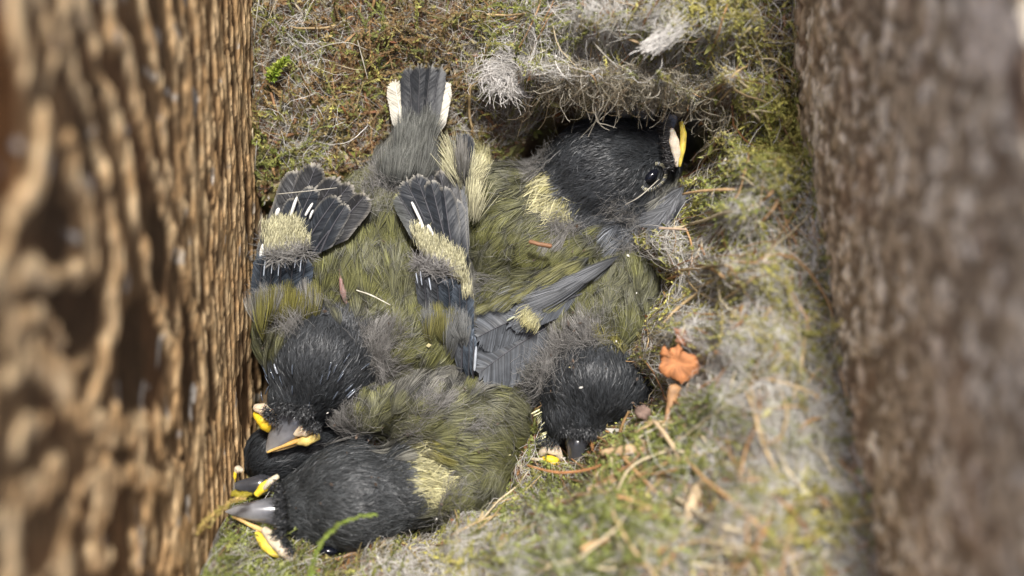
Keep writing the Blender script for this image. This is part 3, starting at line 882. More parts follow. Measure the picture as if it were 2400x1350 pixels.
def flight(parent, name, base, tip, hw, kind, rng, roll=0.0, bend=0.0, arch=.12, nb=34, tipfrac=.90, asym=1.0, shaft=(.07, .07, .08), fray=.03, splitp=.06, label=None):
    """one real feather: a shaft and two vanes of overlapping barbs"""
    b = np.asarray(base, float); e = np.asarray(tip, float)
    L = np.linalg.norm(e - b); d = (e - b) / L
    n0 = nrm(UPZ - d * d[2]); sd = np.cross(n0, d)
    n = n0 * math.cos(roll) + sd * math.sin(roll); sd = np.cross(n, d)
    vin, vout, vtip = [np.array(c) for c in VANE[kind]]

    def rach(t):
        return b + d * (L * t)[..., None] + sd * (bend * L * t * t)[..., None] + n * (arch * np.sin(np.pi * np.clip(t, 0, 1)))[..., None]

    def wid(t):
        r = 1 - np.exp(-t / .10)
        q = np.where(t > .70, np.clip(1 - ((t - .70) / .315) ** 3, 0, 1) ** .55, 1)
        return hw * r * q
    S = Strands()
    nb = int(nb * 1.9); fray *= .25
    K = 5; u = np.linspace(0, 1, K)
    t = np.linspace(.03, .985, nb)
    for s in (-1, 1):
        a = asym if s > 0 else 2 - asym
        te = np.clip(t + .30 * (1 - .75 * t), 0, 1.01)
        along = t[:, None] + (te - t)[:, None] * u[None]
        along = along + rng.normal(0, fray, (nb, 1)) * u[None] ** 2
        gap = (rng.random(nb) < splitp)[:, None] * .04 * u[None]
        lat = wid(te)[:, None] * (u[None] ** .9) * a + gap * hw
        Q = rach(along + gap) + sd * (s * lat)[..., None] - n * (.35 * lat ** 2 / max(hw, .01))[..., None]
        m = u[None, :, None]
        C = vin * (1 - m) + vout * m
        edge = sstep(tipfrac, tipfrac + .04, along + .05 * (u[None] - 1))[..., None] * (.75 if tipfrac > .8 else 1)
        C = np.broadcast_to(C, Q.shape) * (1 - edge) + vtip * edge
        if kind in ('slate', 'brownslate'):
            rim = sstep(.82, .98, np.broadcast_to(u[None], (nb, K)) + .0)[..., None] * .38
            C = C * (1 - rim) + vtip * rim
        C = C * rng.normal(1, .34 if kind in ('greyblue', 'blue', 'oliveedge') else .2, (nb, 1, 1)).clip(.45, 1.9)
        W = np.full((nb, K), L * .955 / nb * 1.9) * np.array([1, 1, 1, .9, .55])
        S.ribbons(Q, W, C, np.tile(n, (nb, 1)), np.full(nb, .20 * s) + rng.normal(0, .08, nb))
    tt = np.linspace(-.02, .97, 10)
    S.tubes((rach(tt) + n * .012)[None], (np.linspace(.022, .006, 10))[None], np.array(shaft)[None, None], 5)
    kw = {'label': label} if label else {}
    return S.build(name, M_FLIGHT, parent, **kw)


def quill(S, a, b, r=.03, col=(.75, .75, .72)):
    Q = catmull([a, (np.asarray(a) + np.asarray(b)) / 2 + np.array([0, 0, .02]), b], 6)
    S.tubes(Q[None], np.array([[.7, 1, 1, 1, .9, .5]]) * r, np.array(col)[None, None], 6)


def loft_beak(name, base, tip, up, w0, h0, parent, col0, col1, lower=False, hook=.06, rows=12, seg=14):
    b = np.asarray(base, float); e = np.asarray(tip, float); L = np.linalg.norm(e - b); d = (e - b) / L
    up = np.asarray(up, float); up = nrm(up - d * up.dot(d)); sd = np.cross(d, up)
    V = []; C = []
    ang = np.linspace(0, 2 * np.pi, seg, endpoint=False)
    for i in range(rows):
        t = i / (rows - 1)
        w = w0 * (1 - t) ** .72 * (.55 + .45 * min(1, t / .28)) * 1.12 + .012; h = h0 * (1 - t ** 1.6) ** .9 * (.45 + .55 * min(1, t / .25)) + .012
        c = b + d * L * t - up * (hook * t ** 3)
        top = np.maximum(np.sin(ang), 0) ** .85; bot = np.minimum(np.sin(ang), 0) * .25
        if lower: top, bot = top * .25, bot / .25 * .6
        V.append(c + sd * (w * np.cos(ang))[:, None] + up * (h * (top + bot))[:, None])
        side = np.clip(1 - top * 2.2, 0, 1)[:, None] if not lower else np.ones((seg, 1)) * .3
        k = np.clip(t ** 2.2 * .8, 0, 1)
        cc = np.array(col0) * (1 - k) + np.array(col1) * k
        cul = (.62 + .5 * np.clip(1 - top, 0, 1))[:, None]  # darker culmen and paler tip paint a highlight into the horn colour
        tom = (np.clip(1 - top * 3.5, 0, 1) * (0 if lower else .75))[:, None]
        C.append(np.broadcast_to(cc, (seg, 3)) * cul * (1 - tom) + np.array([.42, .26, .08]) * tom)
    V = np.array(V).reshape(-1, 3); C = np.array(C).reshape(-1, 3)
    F = []
    for i in range(rows - 1):
        for j in range(seg):
            F.append((i * seg + j, i * seg + (j + 1) % seg, (i + 1) * seg + (j + 1) % seg, (i + 1) * seg + j))
    V = np.vstack([V, e - up * hook + d * .01]); C = np.vstack([C, col1])
    for j in range(seg):
        a = (rows - 1) * seg
        F.append((a + j, a + (j + 1) % seg, len(V) - 1, len(V) - 1))
    me = bpy.data.meshes.new(name)
    me.from_pydata([tuple(map(float, x)) for x in V], [], [tuple(dict.fromkeys(f)) for f in F])
    me.polygons.foreach_set('use_smooth', np.ones(len(me.polygons), bool))
    a = me.color_attributes.new('Col', 'FLOAT_COLOR', 'POINT')
    c4 = np.ones((len(V), 4), np.float32); c4[:, :3] = C; a.data.foreach_set('color', c4.ravel())
    me.update()
    return link(name, me, M_HORN, parent)


def fat(name, pts, radii, col, mat, parent, flat=.6, sides=12, n=18, col2=None, label=None, lumpy=0.0, **kw):
    """swollen tube through points: gape flanges, stalks, strips"""
    Q = catmull([np.asarray(p, float) for p in pts], n)
    R = np.interp(np.linspace(0, 1, n), np.linspace(0, 1, len(radii)), radii)
    T = nrm(np.gradient(Q, axis=0)); ref = np.where(np.abs(T[:, 2:3]) > .9, np.array([1., 0, 0]), UPZ)
    Sd = nrm(np.cross(T, ref)); B = np.cross(Sd, T)
    a = np.arange(sides) * 2 * np.pi / sides
    lumpy = lumpy or (.14 if mat is M_GAPE else 0)
    rr = R[:, None] * (1 + lumpy * (vnoise(np.arange(n)[:, None] * .6, a[None] * 1.3, len(name) + int(abs(Q[0, 0]) * 31)) - .5) * 2)
    V = Q[:, None] + Sd[:, None] * (np.cos(a)[None] * rr)[..., None] + B[:, None] * (np.sin(a)[None] * rr * flat)[..., None]
    V = V.reshape(-1, 3)
    F = [(i * sides + j, i * sides + (j + 1) % sides, (i + 1) * sides + (j + 1) % sides, (i + 1) * sides + j) for i in range(n - 1) for j in range(sides)]
    m = len(V); V = np.vstack([V, Q[0] - T[0] * R[0] * .4, Q[-1] + T[-1] * R[-1] * .4])
    F += [((j + 1) % sides, j, m) for j in range(sides)] + [((n - 1) * sides + j, (n - 1) * sides + (j + 1) % sides, m + 1) for j in range(sides)]
    u = np.linspace(0, 1, n)[:, None, None]
    c2 = np.array(col2 if col2 is not None else col)
    C = np.broadcast_to(np.array(col) * (1 - u) + c2 * u, (n, sides, 3)).reshape(-1, 3)
    C = np.vstack([C, col, c2])
    me = bpy.data.meshes.new(name)
    me.from_pydata([tuple(map(float, x)) for x in V], [], F)
    me.polygons.foreach_set('use_smooth', np.ones(len(me.polygons), bool))
    at = me.color_attributes.new('Col', 'FLOAT_COLOR', 'POINT')
    c4 = np.ones((len(V), 4), np.float32); c4[:, :3] = C; at.data.foreach_set('color', c4.ravel())
    me.update()
    return link(name, me, mat, parent, label=label, **kw)


CREAM = (.62, .50, .36); YEL = (.74, .50, .03); YEL2 = (.66, .50, .16); HORN0 = (.15, .16, .19); HORN1 = (.30, .27, .24); ORANGE = (.55, .27, .05)


def px_list(*a): return [P(*x) for x in a]


def wing_part(bird, name, label, quills=()):
    o = bpy.data.objects.new(name, None); o.empty_display_size = .2
    COLL.objects.link(o); o.parent = bird.root
    o.matrix_parent_inverse = Matrix.Translation(-Vector(bird.root.location))
    o['label'] = label
    for q in quills:
        S = Strands()
        quill(S, P(*q[0]), P(*q[1]), q[2] if len(q) > 2 else .03, q[3] if len(q) > 3 else (.75, .75, .72))
        S.build('quill', M_FLIGHT, o)
    return o


def lores(bird, x0, y0, x1, y1, z, dx, dy, L=32, n=160, sp=.5, dz=.02, col=((.010, .011, .012), (.035, .037, .040)), name='lores', parent=None):
    rg = bird.rng; t = rg.random(n)
    X = x0 + (x1 - x0) * t + rg.normal(0, 6, n); Y = y0 + (y1 - y0) * t + rg.normal(0, 6, n)
    a = np.arctan2(dy, dx) + rg.normal(0, sp, n); l = L * rg.uniform(.5, 1.2, n)
    zz = z + rg.uniform(-.05, .06, n)
    A0 = np.array([P(x, y, q) for x, y, q in zip(X, Y, zz)]); B0 = np.array([P(x, y, q) for x, y, q in zip(X + np.cos(a) * l, Y + np.sin(a) * l, zz + dz)])
    u = np.linspace(0, 1, 4)[None, :, None]
    Q = A0[:, None] * (1 - u) + B0[:, None] * u + UPZ * (.05 * np.sin(np.pi * u))
    C = np.array(col[0]) * (1 - u) + np.array(col[1]) * u * rg.uniform(.5, 1.6, (n, 1, 1))
    S = Strands()
    S.ribbons(Q, np.full((n, 4), .012 if parent is None else .0085) * np.array([1, 1, .8, .3]), np.broadcast_to(C, Q.shape), np.tile(UPZ, (n, 1)), rg.normal(0, .5, n))
    S.build(name, M_CAP if parent is None else M_BARB, parent or bird.root, kind='stuff')


# ---- nestling A: the large one lying along the grooved board, head at the bottom
A = Bird(
    blobs=[(940,400,75,110,12,-.15,.7), (885,520,130,150,12,.0,1.1), (845,640,215,180,0,.05,1.25), (830,770,255,175,0,.05,1.25), (960,800,135,130,0,.05,1.1),
           (660,620,60,200,8,-.25,.9), (1045,650,62,230,-8,-.15,.95), (742,850,128,132,20,.55,1.05), (690,945,75,62,30,.25,.75)],
    paint=[(752,846,104,'black',108,-25),(700,925,82,'black',60,0),(815,880,52,'black',74,0),(640,800,26,'olive',60),(690,745,36,'down',16,-30),(600,760,40,'olive',90),(700,715,60,'olive',22,-25),
           (870,560,110,'olive',130),(830,650,90,'olive'),(960,720,100,'olive',110),(960,640,60,'olive'),(700,670,80,'olive',40),(1000,800,75,'olive'),(590,850,30,'olive',60),(940,850,60,'olive'),
           (1075,760,42,'grey',130),(1090,840,30,'slate',60),(650,735,46,'down',46),(890,800,40,'down',50),(675,775,30,'down',26),(935,420,60,'down',60),(910,860,40,'down',40),(905,350,60,'grey',60),(985,330,60,'grey',80),(590,930,25,'grey',60),
           (840,400,50,'yellow',28,-30),(818,722,22,'oliveyellow',16),(806,668,20,'skin',36),(735,590,40,'grey',40),
           (600,590,40,'slate',90),(1090,560,40,'slate',120),(1040,620,60,'grey',50),(660,580,50,'grey',60),(700,470,50,'slate',60),(1010,470,60,'slate',60)],
    flow=[(700,960,.25,-1),(640,900,-.25,-1),(742,850,.25,-1),(760,760,.2,-1),(840,880,.8,-.7),(850,800,.6,-1),(640,720,-.15,-1),(600,850,-.35,-1),(830,640,-.1,-1),(900,520,.1,-1),(950,700,-.05,-1),(1000,820,.45,-1),(1070,760,.1,-1),(940,400,.15,-1),(980,300,.12,-1),(930,880,.9,-.6),(1090,860,.1,-1)],
    label='large nestling lying lengthwise against the grooved board, white-edged tail raised, wings folded', seed=21)
A.plumage(); A.under()
A.fuzz('cap_plumage', ['black', 'dark'], 2300, .19, M_CAP)
A.fuzz('yellow_plumage', ['yellow'], 420, .42, M_BARB, w=.017, spread=.4)
A.downy(800)
r = np.random.default_rng(5)
# tail
tail = wing_part(A, 'tail', 'black tail with white outer feathers')
for (bx, by, tx, ty, w, kd, z0, z1, rl) in [
    (948,330,924,192,.17,'white',-.05,.02,-.2),(1018,330,1043,194,.16,'white',-.05,.02,.2),
    (968,330,958,160,.17,'tail',.0,.08,-.15),(980,330,984,156,.18,'tail',.04,.13,-.05),(992,330,1010,156,.17,'tail',.04,.12,.05),(1004,330,1032,160,.14,'tail',.0,.08,.2)]:
    flight(tail, 'tail_feather', P(bx, by, z0), P(tx, ty, z1), w, kd, r, roll=rl, nb=44, arch=.05, tipfrac=.955 if kd == 'tail' else 2, splitp=.1, shaft=(.04, .04, .045) if kd == 'tail' else (.7, .68, .6))
sp = []
for i in range(70):
    a = r.random(); by = 450 - 118 * a; hwid = 74 - 34 * a; cx = 945 + 30 * a; o = r.uniform(-1, 1)
    sp.append((cx + o * hwid * .8, by, .02, cx + 14 + o * hwid * 1.0, by - r.uniform(72, 92), .19, r.uniform(.14, .22)))
soft_feathers('tail_coverts', A.root, sp, (.022, .024, .024), (.115, .118, .105), r, nb=24, mix=(.0, .8), arch=.05, lift=.03)
# folded wing by the board
w1 = wing_part(A, 'wing', 'folded dark wing pressed against the board', [((682,505,.42),(696,462,.44),.030),((716,505,.38),(733,476,.40),.026),((726,512,.36),(734,492,.38),.022),
    ((648,505,.28),(654,488,.3),.04),((612,605,.15),(617,572,.2),.045),((636,641,0.28),(640,600,0.32),.011,(.42, .47, .54)),((668,628,0.30),(671,590,0.34),.011,(.42, .47, .54)),((690,628,0.30),(698,583,0.34),.011,(.42, .47, .54)),((652,646,0.28),(655,610,0.32),.011,(.42, .47, .54)),((618,646,0.28),(622,610,0.32),.011,(.42, .47, .54)),((703,636,0.28),(708,598,0.32),.011,(.42, .47, .54))])
for (bx, by, tx, ty, w, kd, z0, z1, rl) in [
    (640,590,700,402,.26,'brownslate',.0,.10,-.25),(665,590,742,386,.27,'brownslate',.02,.14,-.15),(690,590,788,418,.25,'brownslate',.05,.18,-.05),(700,590,822,432,.22,'brownslate',.05,.2,.05),
    (665,600,735,440,.22,'slate',.12,.25,-.1),(700,600,790,462,.22,'slate',.14,.28,.0),(730,600,818,490,.2,'slate',.16,.28,.1),(760,585,858,458,.25,'brownslate',.14,.26,.2),(752,590,812,480,.16,'slate',.2,.32,.1),
    (655,610,690,465,.17,'slate',.18,.33,-.15)]:
    flight(w1, 'wing_feather', P(bx, by, z0), P(tx, ty, z1), w, kd, r, roll=rl, nb=40, arch=.10, splitp=.04, tipfrac=.93)
for (bx, by, tx, ty, w, kd, z0, z1) in [(606,720,616,600,.16,'blue',-.5,.22),(632,725,640,605,.17,'blue',-.45,.27),(655,725,662,600,.17,'blue',-.45,.28),(680,720,690,605,.17,'blue',-.45,.28),(708,715,718,610,.15,'blue',-.45,.25)]:
    flight(w1, 'wing_covert', P(bx, by, z0), P(tx, ty, z1), w, kd, r, roll=r.normal(0, .12), nb=26, arch=.06, tipfrac=.55 if kd == 'yellowtip' else .92, fray=.06, splitp=.1)
# other wing
w2 = wing_part(A, 'wing', 'folded dark wing with pale yellow bar beside the other nestlings', [((965,474,.42),(992,530,.45),.028),((984,520,.42),(996,548,.45),.032),((1003,528,.42),(1015,552,.45),.036),((1060,585,.4),(1068,600,.42),.03),((985,636,.4),(989,668,.36),.012,(.42, .47, .54)),((1005,650,.42),(1010,680,.38),.012,(.42, .47, .54)),((975,640,.38),(979,664,.36),.010,(.42, .47, .54))])
for (bx, by, tx, ty, w, kd, z0, z1, rl) in [
    (1080,640,1008,398,.2,'brownslate',.0,.10,-.1),(1080,640,1030,402,.18,'brownslate',.03,.14,0),(1085,640,1055,408,.15,'brownslate',.03,.12,.1),(1090,640,1078,430,.13,'slate',.0,.08,.25),
    (1040,620,950,425,.26,'slate',.10,.26,-.2),(1050,625,975,412,.24,'slate',.14,.28,-.1),(1060,630,1010,425,.22,'slate',.18,.32,0),(1070,640,1040,440,.2,'slate',.2,.33,.1),(1085,650,1070,470,.16,'slate',.16,.26,.3),
    (1010,600,932,455,.18,'oliveedge',.16,.26,-.25)]:
    flight(w2, 'wing_feather', P(bx, by, z0), P(tx, ty, z1), w, kd, r, roll=rl, nb=44, arch=.10, splitp=.04, tipfrac=.95)
for (bx, by, tx, ty, w, kd, z0, z1) in [(1010,760,992,640,.18,'greyblue',-.4,.34),(1035,765,1020,645,.18,'greyblue',-.4,.38),(1060,780,1050,655,.18,'blue',-.4,.38),(1082,800,1076,670,.16,'blue',-.4,.33),(1096,820,1094,690,.12,'blue',-.4,.25),
    (1080,880,1084,740,.12,'greyblue',-.4,.2),(1098,890,1100,770,.10,'blue',-.4,.18),(1108,885,1110,790,.06,'blue',-.2,.12)]:
    flight(w2, 'wing_covert', P(bx, by, z0), P(tx, ty, z1), w, kd, r, roll=r.normal(0, .12), nb=26, arch=.06, tipfrac=.50 if kd == 'yellowtip' else .92, fray=.06, splitp=.1)
YW = ((.30, .285, .18), (.54, .51, .32))
for dy_ in (-34, -20, -6, 8, 22):
    lores(A, 622 + .12 * dy_, 570 + dy_, 712 + .5 * dy_, 553 + dy_ * .8, .40, .12, -1, 24, 330, sp=.22, dz=.03, col=YW, name='yellow_wing_bar', parent=w1)
    lores(A, 980 + .3 * dy_, 566 + dy_ * .75, 1086, 640 + dy_ * .9, .44, -.08, -1, 24, 360, sp=.22, dz=.03, col=YW, name='yellow_wing_bar', parent=w2)
lores(A, 1084, 640, 1097, 700, .30, .0, -1, 26, 160, sp=.15, dz=.03, col=YW, name='yellow_wing_bar', parent=w2)
lores(A, 630, 605, 720, 592, .40, .0, -1, 34, 420, sp=1.3, dz=.10, col=((.12, .115, .11), (.28, .27, .25)), name='grey_wing_down', parent=w1)
lores(A, 980, 618, 1050, 640, .46, .0, -1, 34, 420, sp=1.3, dz=.10, col=((.12, .115, .11), (.26, .25, .24)), name='grey_wing_down', parent=w2)
sp = [(600 + 130 * t + r.normal(0, 8), 752 + r.normal(0, 14), .0, 600 + 135 * t + r.normal(0, 8), 672 + r.normal(0, 14), .30, .2) for t in np.linspace(0, 1, 20)]
sp += [(1000 + 95 * t + r.normal(0, 6), 790 + 25 * t + r.normal(0, 16), .02, 996 + 100 * t + r.normal(0, 6), 712 + 25 * t + r.normal(0, 16), .34 - .1 * t, .17) for t in np.linspace(0, 1, 18)]
cc = np.array([(.175, .162, .045) if r.random() < .5 else (.20, .195, .175) for _ in range(20)] + [(.17, .175, .17) if r.random() < .6 else (.18, .17, .06) for _ in range(18)])
soft_feathers('shoulder_plumage', A.root, sp, cc * .45, cc, r, nb=28, mix=(.1, .7), arch=.05, lift=.03)
for (px, py, dx, dy, l, n, sp) in [(735,595,-1,-.35,.62,130,.45),(700,590,-.6,-.3,.5,90,.6),(655,590,-.3,-.6,.4,90,.9),(962,632,1,-.25,.75,150,.35),(1010,625,.5,-.2,.5,90,.7),(870,470,.1,-1,.5,110,.9),(905,440,-.2,-1,.6,160,1.0),(845,498,.8,-.5,.5,40,.5),
    (880,840,1,-.3,.6,150,.6),(930,790,.4,-1,.5,120,.8),(690,770,-.3,-1,.55,130,.7),(640,700,-.2,-1,.5,130,.8),(770,715,-.3,-.6,.4,50,.8),(920,475,.3,-1,.5,60,.6)]:
    A.tuft(px, py, dx, dy, l, int(n * .9), 14, sp, h=(.2, .36))
A.finish_down()
# shiny pin feathers still in their sheaths
S = Strands()
for _ in range(26):
    px, py = [(735 + r.normal(0, 55), 890 + r.normal(0, 30)), (655 + r.normal(0, 20), 905 + r.normal(0, 22)), (825 + r.normal(0, 12), 925 + r.normal(0, 18))][r.integers(0, 3)]
    a = A.surf(px, py, .10); f = A.flow_at(np.array([[px, py]]))[0]
    b = A.surf(px + f[0] * 22, py - f[1] * 22, .13)
    quill(S, a, b, r.uniform(.008, .016), (.07, .085, .11) if r.random() < .8 else (.28, .30, .34))
S.build('pin_feathers', M_HORN, A.root, kind='stuff')
bk = loft_beak('beak', P(716, 960, -.22), P(622, 1058, .0), (-.25, .10, 1), .41, .40, A.root, HORN0, (.34, .31, .27))
loft_beak('lower_mandible', P(712, 985, -.12), P(626, 1058, -.03), (-.1, .0, 1), .36, .22, bk, (.40, .26, .10), (.55, .40, .20), lower=True, hook=0)
fat('beak_edge', px_list((745,1018,.0), (700,1032,.02), (655,1048,.02), (626,1060,.0)), [.032, .038, .032, .02], ORANGE, M_GAPE, bk, flat=.7, col2=(.55, .36, .12))
fat('gape_flange', px_list((597,954,.08), (615,960,.16), (634,975,.16), (640,998,.08)), [.06, .11, .10, .04], CREAM, M_GAPE, bk, flat=.75, label='cream upper gape flange')
fat('gape_flange', px_list((597,968,-.02), (612,982,.08), (624,1000,.06), (629,1012,-.02)), [.05, .115, .10, .03], YEL, M_GAPE, bk, flat=.8, label='bright yellow gape flange')
fat('gape_flange', px_list((690,1018,.08), (712,1008,.14), (742,1000,.08)), [.05, .12, .07], CREAM, M_GAPE, bk, flat=.7, label='cream gape flange half hidden in down')
fat('gape_flange', px_list((692,1036,-.02), (716,1032,.04), (748,1022,.0)), [.04, .105, .06], YEL2, M_GAPE, bk, flat=.7, label='pale yellow gape flange')

fat('bare_skin', [A.surf(797, 632, .03), A.surf(802, 660, .09), A.surf(808, 688, .10), A.surf(812, 712, .03)], [.012, .035, .06, .03], (.18, .085, .075), M_GAPE, A.root, flat=.5, col2=(.26, .18, .155), label='bare pink skin between the shoulders')
lores(A, 655, 948, 735, 965, .38, -.5, .8, 26, 300)
lores(A, 628, 960, 652, 985, .28, -.7, .5, 20, 140)
lores(A, 715, 985, 750, 1000, .25, -.2, .9, 22, 160)

# ---- nestling B: head to the right, one eye showing, under the hairy lip
B = Bird(
    blobs=[(1425,385,160,142,-15,.45,1.25), (1535,360,75,100,0,.12,.95), (1300,480,130,110,35,.0,1.1), (1240,560,190,130,20,.0,1.2), (1180,470,100,100,0,-.15,1.0), (1400,570,150,100,-15,-.05,1.1), (1200,690,110,110,-30,-.35,.9), (1540,500,90,80,-30,-.1,.9)],
    paint=[(1420,378,150,'black',135,-20),(1540,335,80,'black',100),(1480,460,85,'black',68),(1400,480,60,'black',55),(1240,560,200,'olive',70,15),(1150,500,80,'olive',100),(1200,420,80,'olive',60),(1400,590,90,'olive',60),(1130,640,60,'olive',70),(1260,640,80,'olive',40),
           (1270,440,38,'yellow',45),(1310,490,55,'yellow',40,40),(1480,580,60,'down',40),(1230,370,60,'down',40),(1330,530,40,'down',30),(1540,490,70,'slate',50),(1450,560,60,'slate',40,-30),(1300,680,120,'slate',35,-30),(1180,780,80,'slate',80),(1560,430,40,'grey',25),(1250,545,18,'dark',22)],  # small dark spot paints the shade of a gap in the back feathers
    flow=[(1540,340,-1,.1),(1430,370,-1,.25),(1300,400,-1,.35),(1400,470,-.9,.9),(1480,450,-.7,.7),(1270,480,-.6,.7),(1200,430,-1,.1),(1150,520,-.6,.8),(1250,580,-.8,.7),(1350,600,-.7,1),(1540,480,-.9,.8),(1450,570,-.8,.9),(1300,670,-.9,.6),(1180,780,-1,.4),(1120,640,-.8,.5),(1550,430,.3,1)],
    label='nestling with its dark eye open, head tucked under the hairy nest lip', seed=22)
B.plumage(); B.under()
B.fuzz('cap_plumage', ['black', 'dark'], 2300, .19, M_CAP, spread=.18)
B.fuzz('yellow_plumage', ['yellow'], 420, .42, M_BARB, w=.017, spread=.35)
B.downy(800)
r = np.random.default_rng(6)
w3 = wing_part(B, 'wing', 'blue-grey wing lying across between two nestlings', [((1206,742,.16),(1188,752,.16),.02,(.4, .42, .3)), ((1112,868,.1),(1116,812,.2),.028,(.35, .38, .42))])
for (bx, by, tx, ty, w, kd, z0, z1, rl, bd) in [
    (1340,740,1108,848,.55,'greyblue',-.35,-.08,-.1,.12),(1300,715,1112,772,.40,'greyblue',-.2,.02,0,.1),(1350,790,1132,872,.28,'oliveedge',-.45,-.2,.2,.1),(1360,690,1190,750,.26,'greyblue',-.05,.10,0,.05),
    ]:
    flight(w3, "wing_feather", P(bx, by, z0), P(tx, ty, z1), w, kd, r, roll=rl, bend=bd, nb=46, arch=.08, tipfrac=2, fray=.035, splitp=.06)
sp = []
for i in range(30):
    t = r.random(); o = r.normal(0, 12)
    bx = 1440 - 270 * t + o * .5; by = 600 + 110 * t + o
    sp.append((bx, by, -.02, bx - r.uniform(50, 75), by + r.uniform(30, 50), .10, r.uniform(.10, .15)))
soft_feathers('wing_coverts', w3, sp, np.array([(.03, .033, .036)] * 30), np.array([(.105, .11, .115) if r.random() < .45 else (.15, .145, .05) for _ in range(30)]), r, nb=26, mix=(.1, .7), arch=.03, lift=.03)
sp = [(1400 + r.normal(0, 5), 640 + r.normal(0, 5), .04, 1222 + r.normal(0, 6), 738 + r.normal(0, 8), .14, .26), (1380, 655, .06, 1240, 720, .16, .2), (1430, 615, .06, 1290, 690, .14, .16), (1450, 600, .06, 1340, 668, .14, .14), (1330, 700, .0, 1200, 752, .10, .2)]
soft_feathers('covert_vanes', w3, sp, (.022, .025, .03), (.125, .132, .142), r, nb=64, mix=(.0, .9), arch=.05, lift=.02, wid=.0095)
lores(B, 1232, 728, 1262, 752, .26, -.4, .6, 26, 260, sp=.3, dz=.0, col=((.26, .25, .15), (.52, .48, .24)), name='yellow_feather_tip', parent=w3)
w4 = wing_part(B, 'wing', 'grey wing curled up by the nest rim')
for (bx, by, tx, ty, w, kd, z0, z1, rl, bd) in [
    (1610,450,1520,560,.2,'slate',.1,.14,.1,.1),(1622,442,1588,530,.14,'tail',.2,.2,.2,0)]:
    flight(w4, 'wing_feather', P(bx, by, z0), P(tx, ty, z1), w, kd, r, roll=rl, bend=bd, nb=36, arch=.10, tipfrac=2, fray=.05, splitp=.1)
sp = []
for i in range(22):
    t = r.random(); o = r.uniform(-1, 1)
    bx = 1608 - 70 * t; by = 442 + 85 * t + 16 * o
    sp.append((bx, by, .12, bx - r.uniform(30, 50), by + r.uniform(35, 60), .18, r.uniform(.10, .15)))
soft_feathers('wing_coverts', w4, sp, (.035, .038, .045), (.125, .13, .14), r, nb=24, mix=(.0, .7), arch=.05, lift=.03, bendsd=.3)
for (px, py, dx, dy, l, n, sp) in [(1500,580,-.5,.5,.5,160,1.1),(1540,560,.3,.6,.5,120,1.1),(1230,380,-1,.2,.5,120,.8),(1310,520,-.5,.8,.45,120,.9),(1450,480,-.5,.8,.5,110,1.2),(1150,660,-1,.1,.6,70,.5),(1290,350,-1,-.4,.4,60,.8),(1480,520,-.3,1,.4,90,1.)]:
    B.tuft(px, py, dx, dy, l, n, 18, sp, h=(.05, .2))
B.finish_down()
bkb = loft_beak('beak', P(1560, 305, .0), P(1606, 205, -.15), (-.35, .15, 1), .38, .34, B.root, (.05, .042, .036), (.16, .10, .06))
fat('beak_edge', px_list((1596,300,.12), (1603,265,.06), (1608,228,.0)), [.06, .07, .05], (.50, .24, .03), M_GAPE, bkb, col2=(.32, .14, .03))
fat('gape_flange', px_list((1574,302,.26), (1580,330,.33), (1585,360,.32), (1587,390,.22)), [.04, .095, .08, .04], (.66, .58, .46), M_GAPE, bkb, flat=.85, label='cream white gape flange')
fat('gape_flange', px_list((1596,286,.26), (1602,316,.34), (1599,352,.34), (1593,390,.28)), [.04, .065, .05, .025], (.60, .46, .08), M_GAPE, bkb, flat=.85, label='yellow lower gape flange')


lores(B, 1545, 290, 1562, 390, .22, 1, -.1, 24, 380, col=((.010, .011, .012), (.05, .045, .045)))


def eyeball(bird, px, py, rx, ry, rot, lift=.06):
    c = bird.surf(px, py, lift); k = 19.8 / FPX
    bm = bmesh.new()
    bmesh.ops.create_uvsphere(bm, u_segments=20, v_segments=14, radius=1, matrix=Matrix.Translation(c) @ Matrix.Rotation(math.radians(-rot), 4, 'Z') @ Matrix.Diagonal((rx * k, ry * k, .11, 1)))
    me = bpy.data.meshes.new('eye'); bm.to_mesh(me); bm.free()
    me.polygons.foreach_set('use_smooth', np.ones(len(me.polygons), bool))
    a = me.color_attributes.new('Col', 'FLOAT_COLOR', 'POINT')
    a.data.foreach_set('color', np.tile(np.array([.006, .007, .012, 1], np.float32), len(me.vertices)))
    return link('eye', me, M_EYE, bird.root)


ey = eyeball(B, 1523, 412, 22, 12, -42, .04)
S = Strands()
for i in range(34):
    t = i / 33; a = math.radians(-50 + 230 * t); ca, sa = math.cos(a), math.sin(a)
    x = 30 * ca; y = 19 * sa; ro = math.radians(-42)
    X = 1523 + x * math.cos(ro) - y * math.sin(ro); Y = 412 + x * math.sin(ro) + y * math.cos(ro)
    x2, y2 = x * 1.28, y * 1.38
    X2 = 1523 + x2 * math.cos(ro) - y2 * math.sin(ro); Y2 = 412 + x2 * math.sin(ro) + y2 * math.cos(ro)
    quill(S, B.surf(X, Y, .10), B.surf(X2, Y2, .11), r.uniform(.005, .010), (.50, .47, .33) if r.random() < .6 else (.25, .25, .25))
S.build('eye_ring', M_HORN, ey, label='pale bristly eye ring')

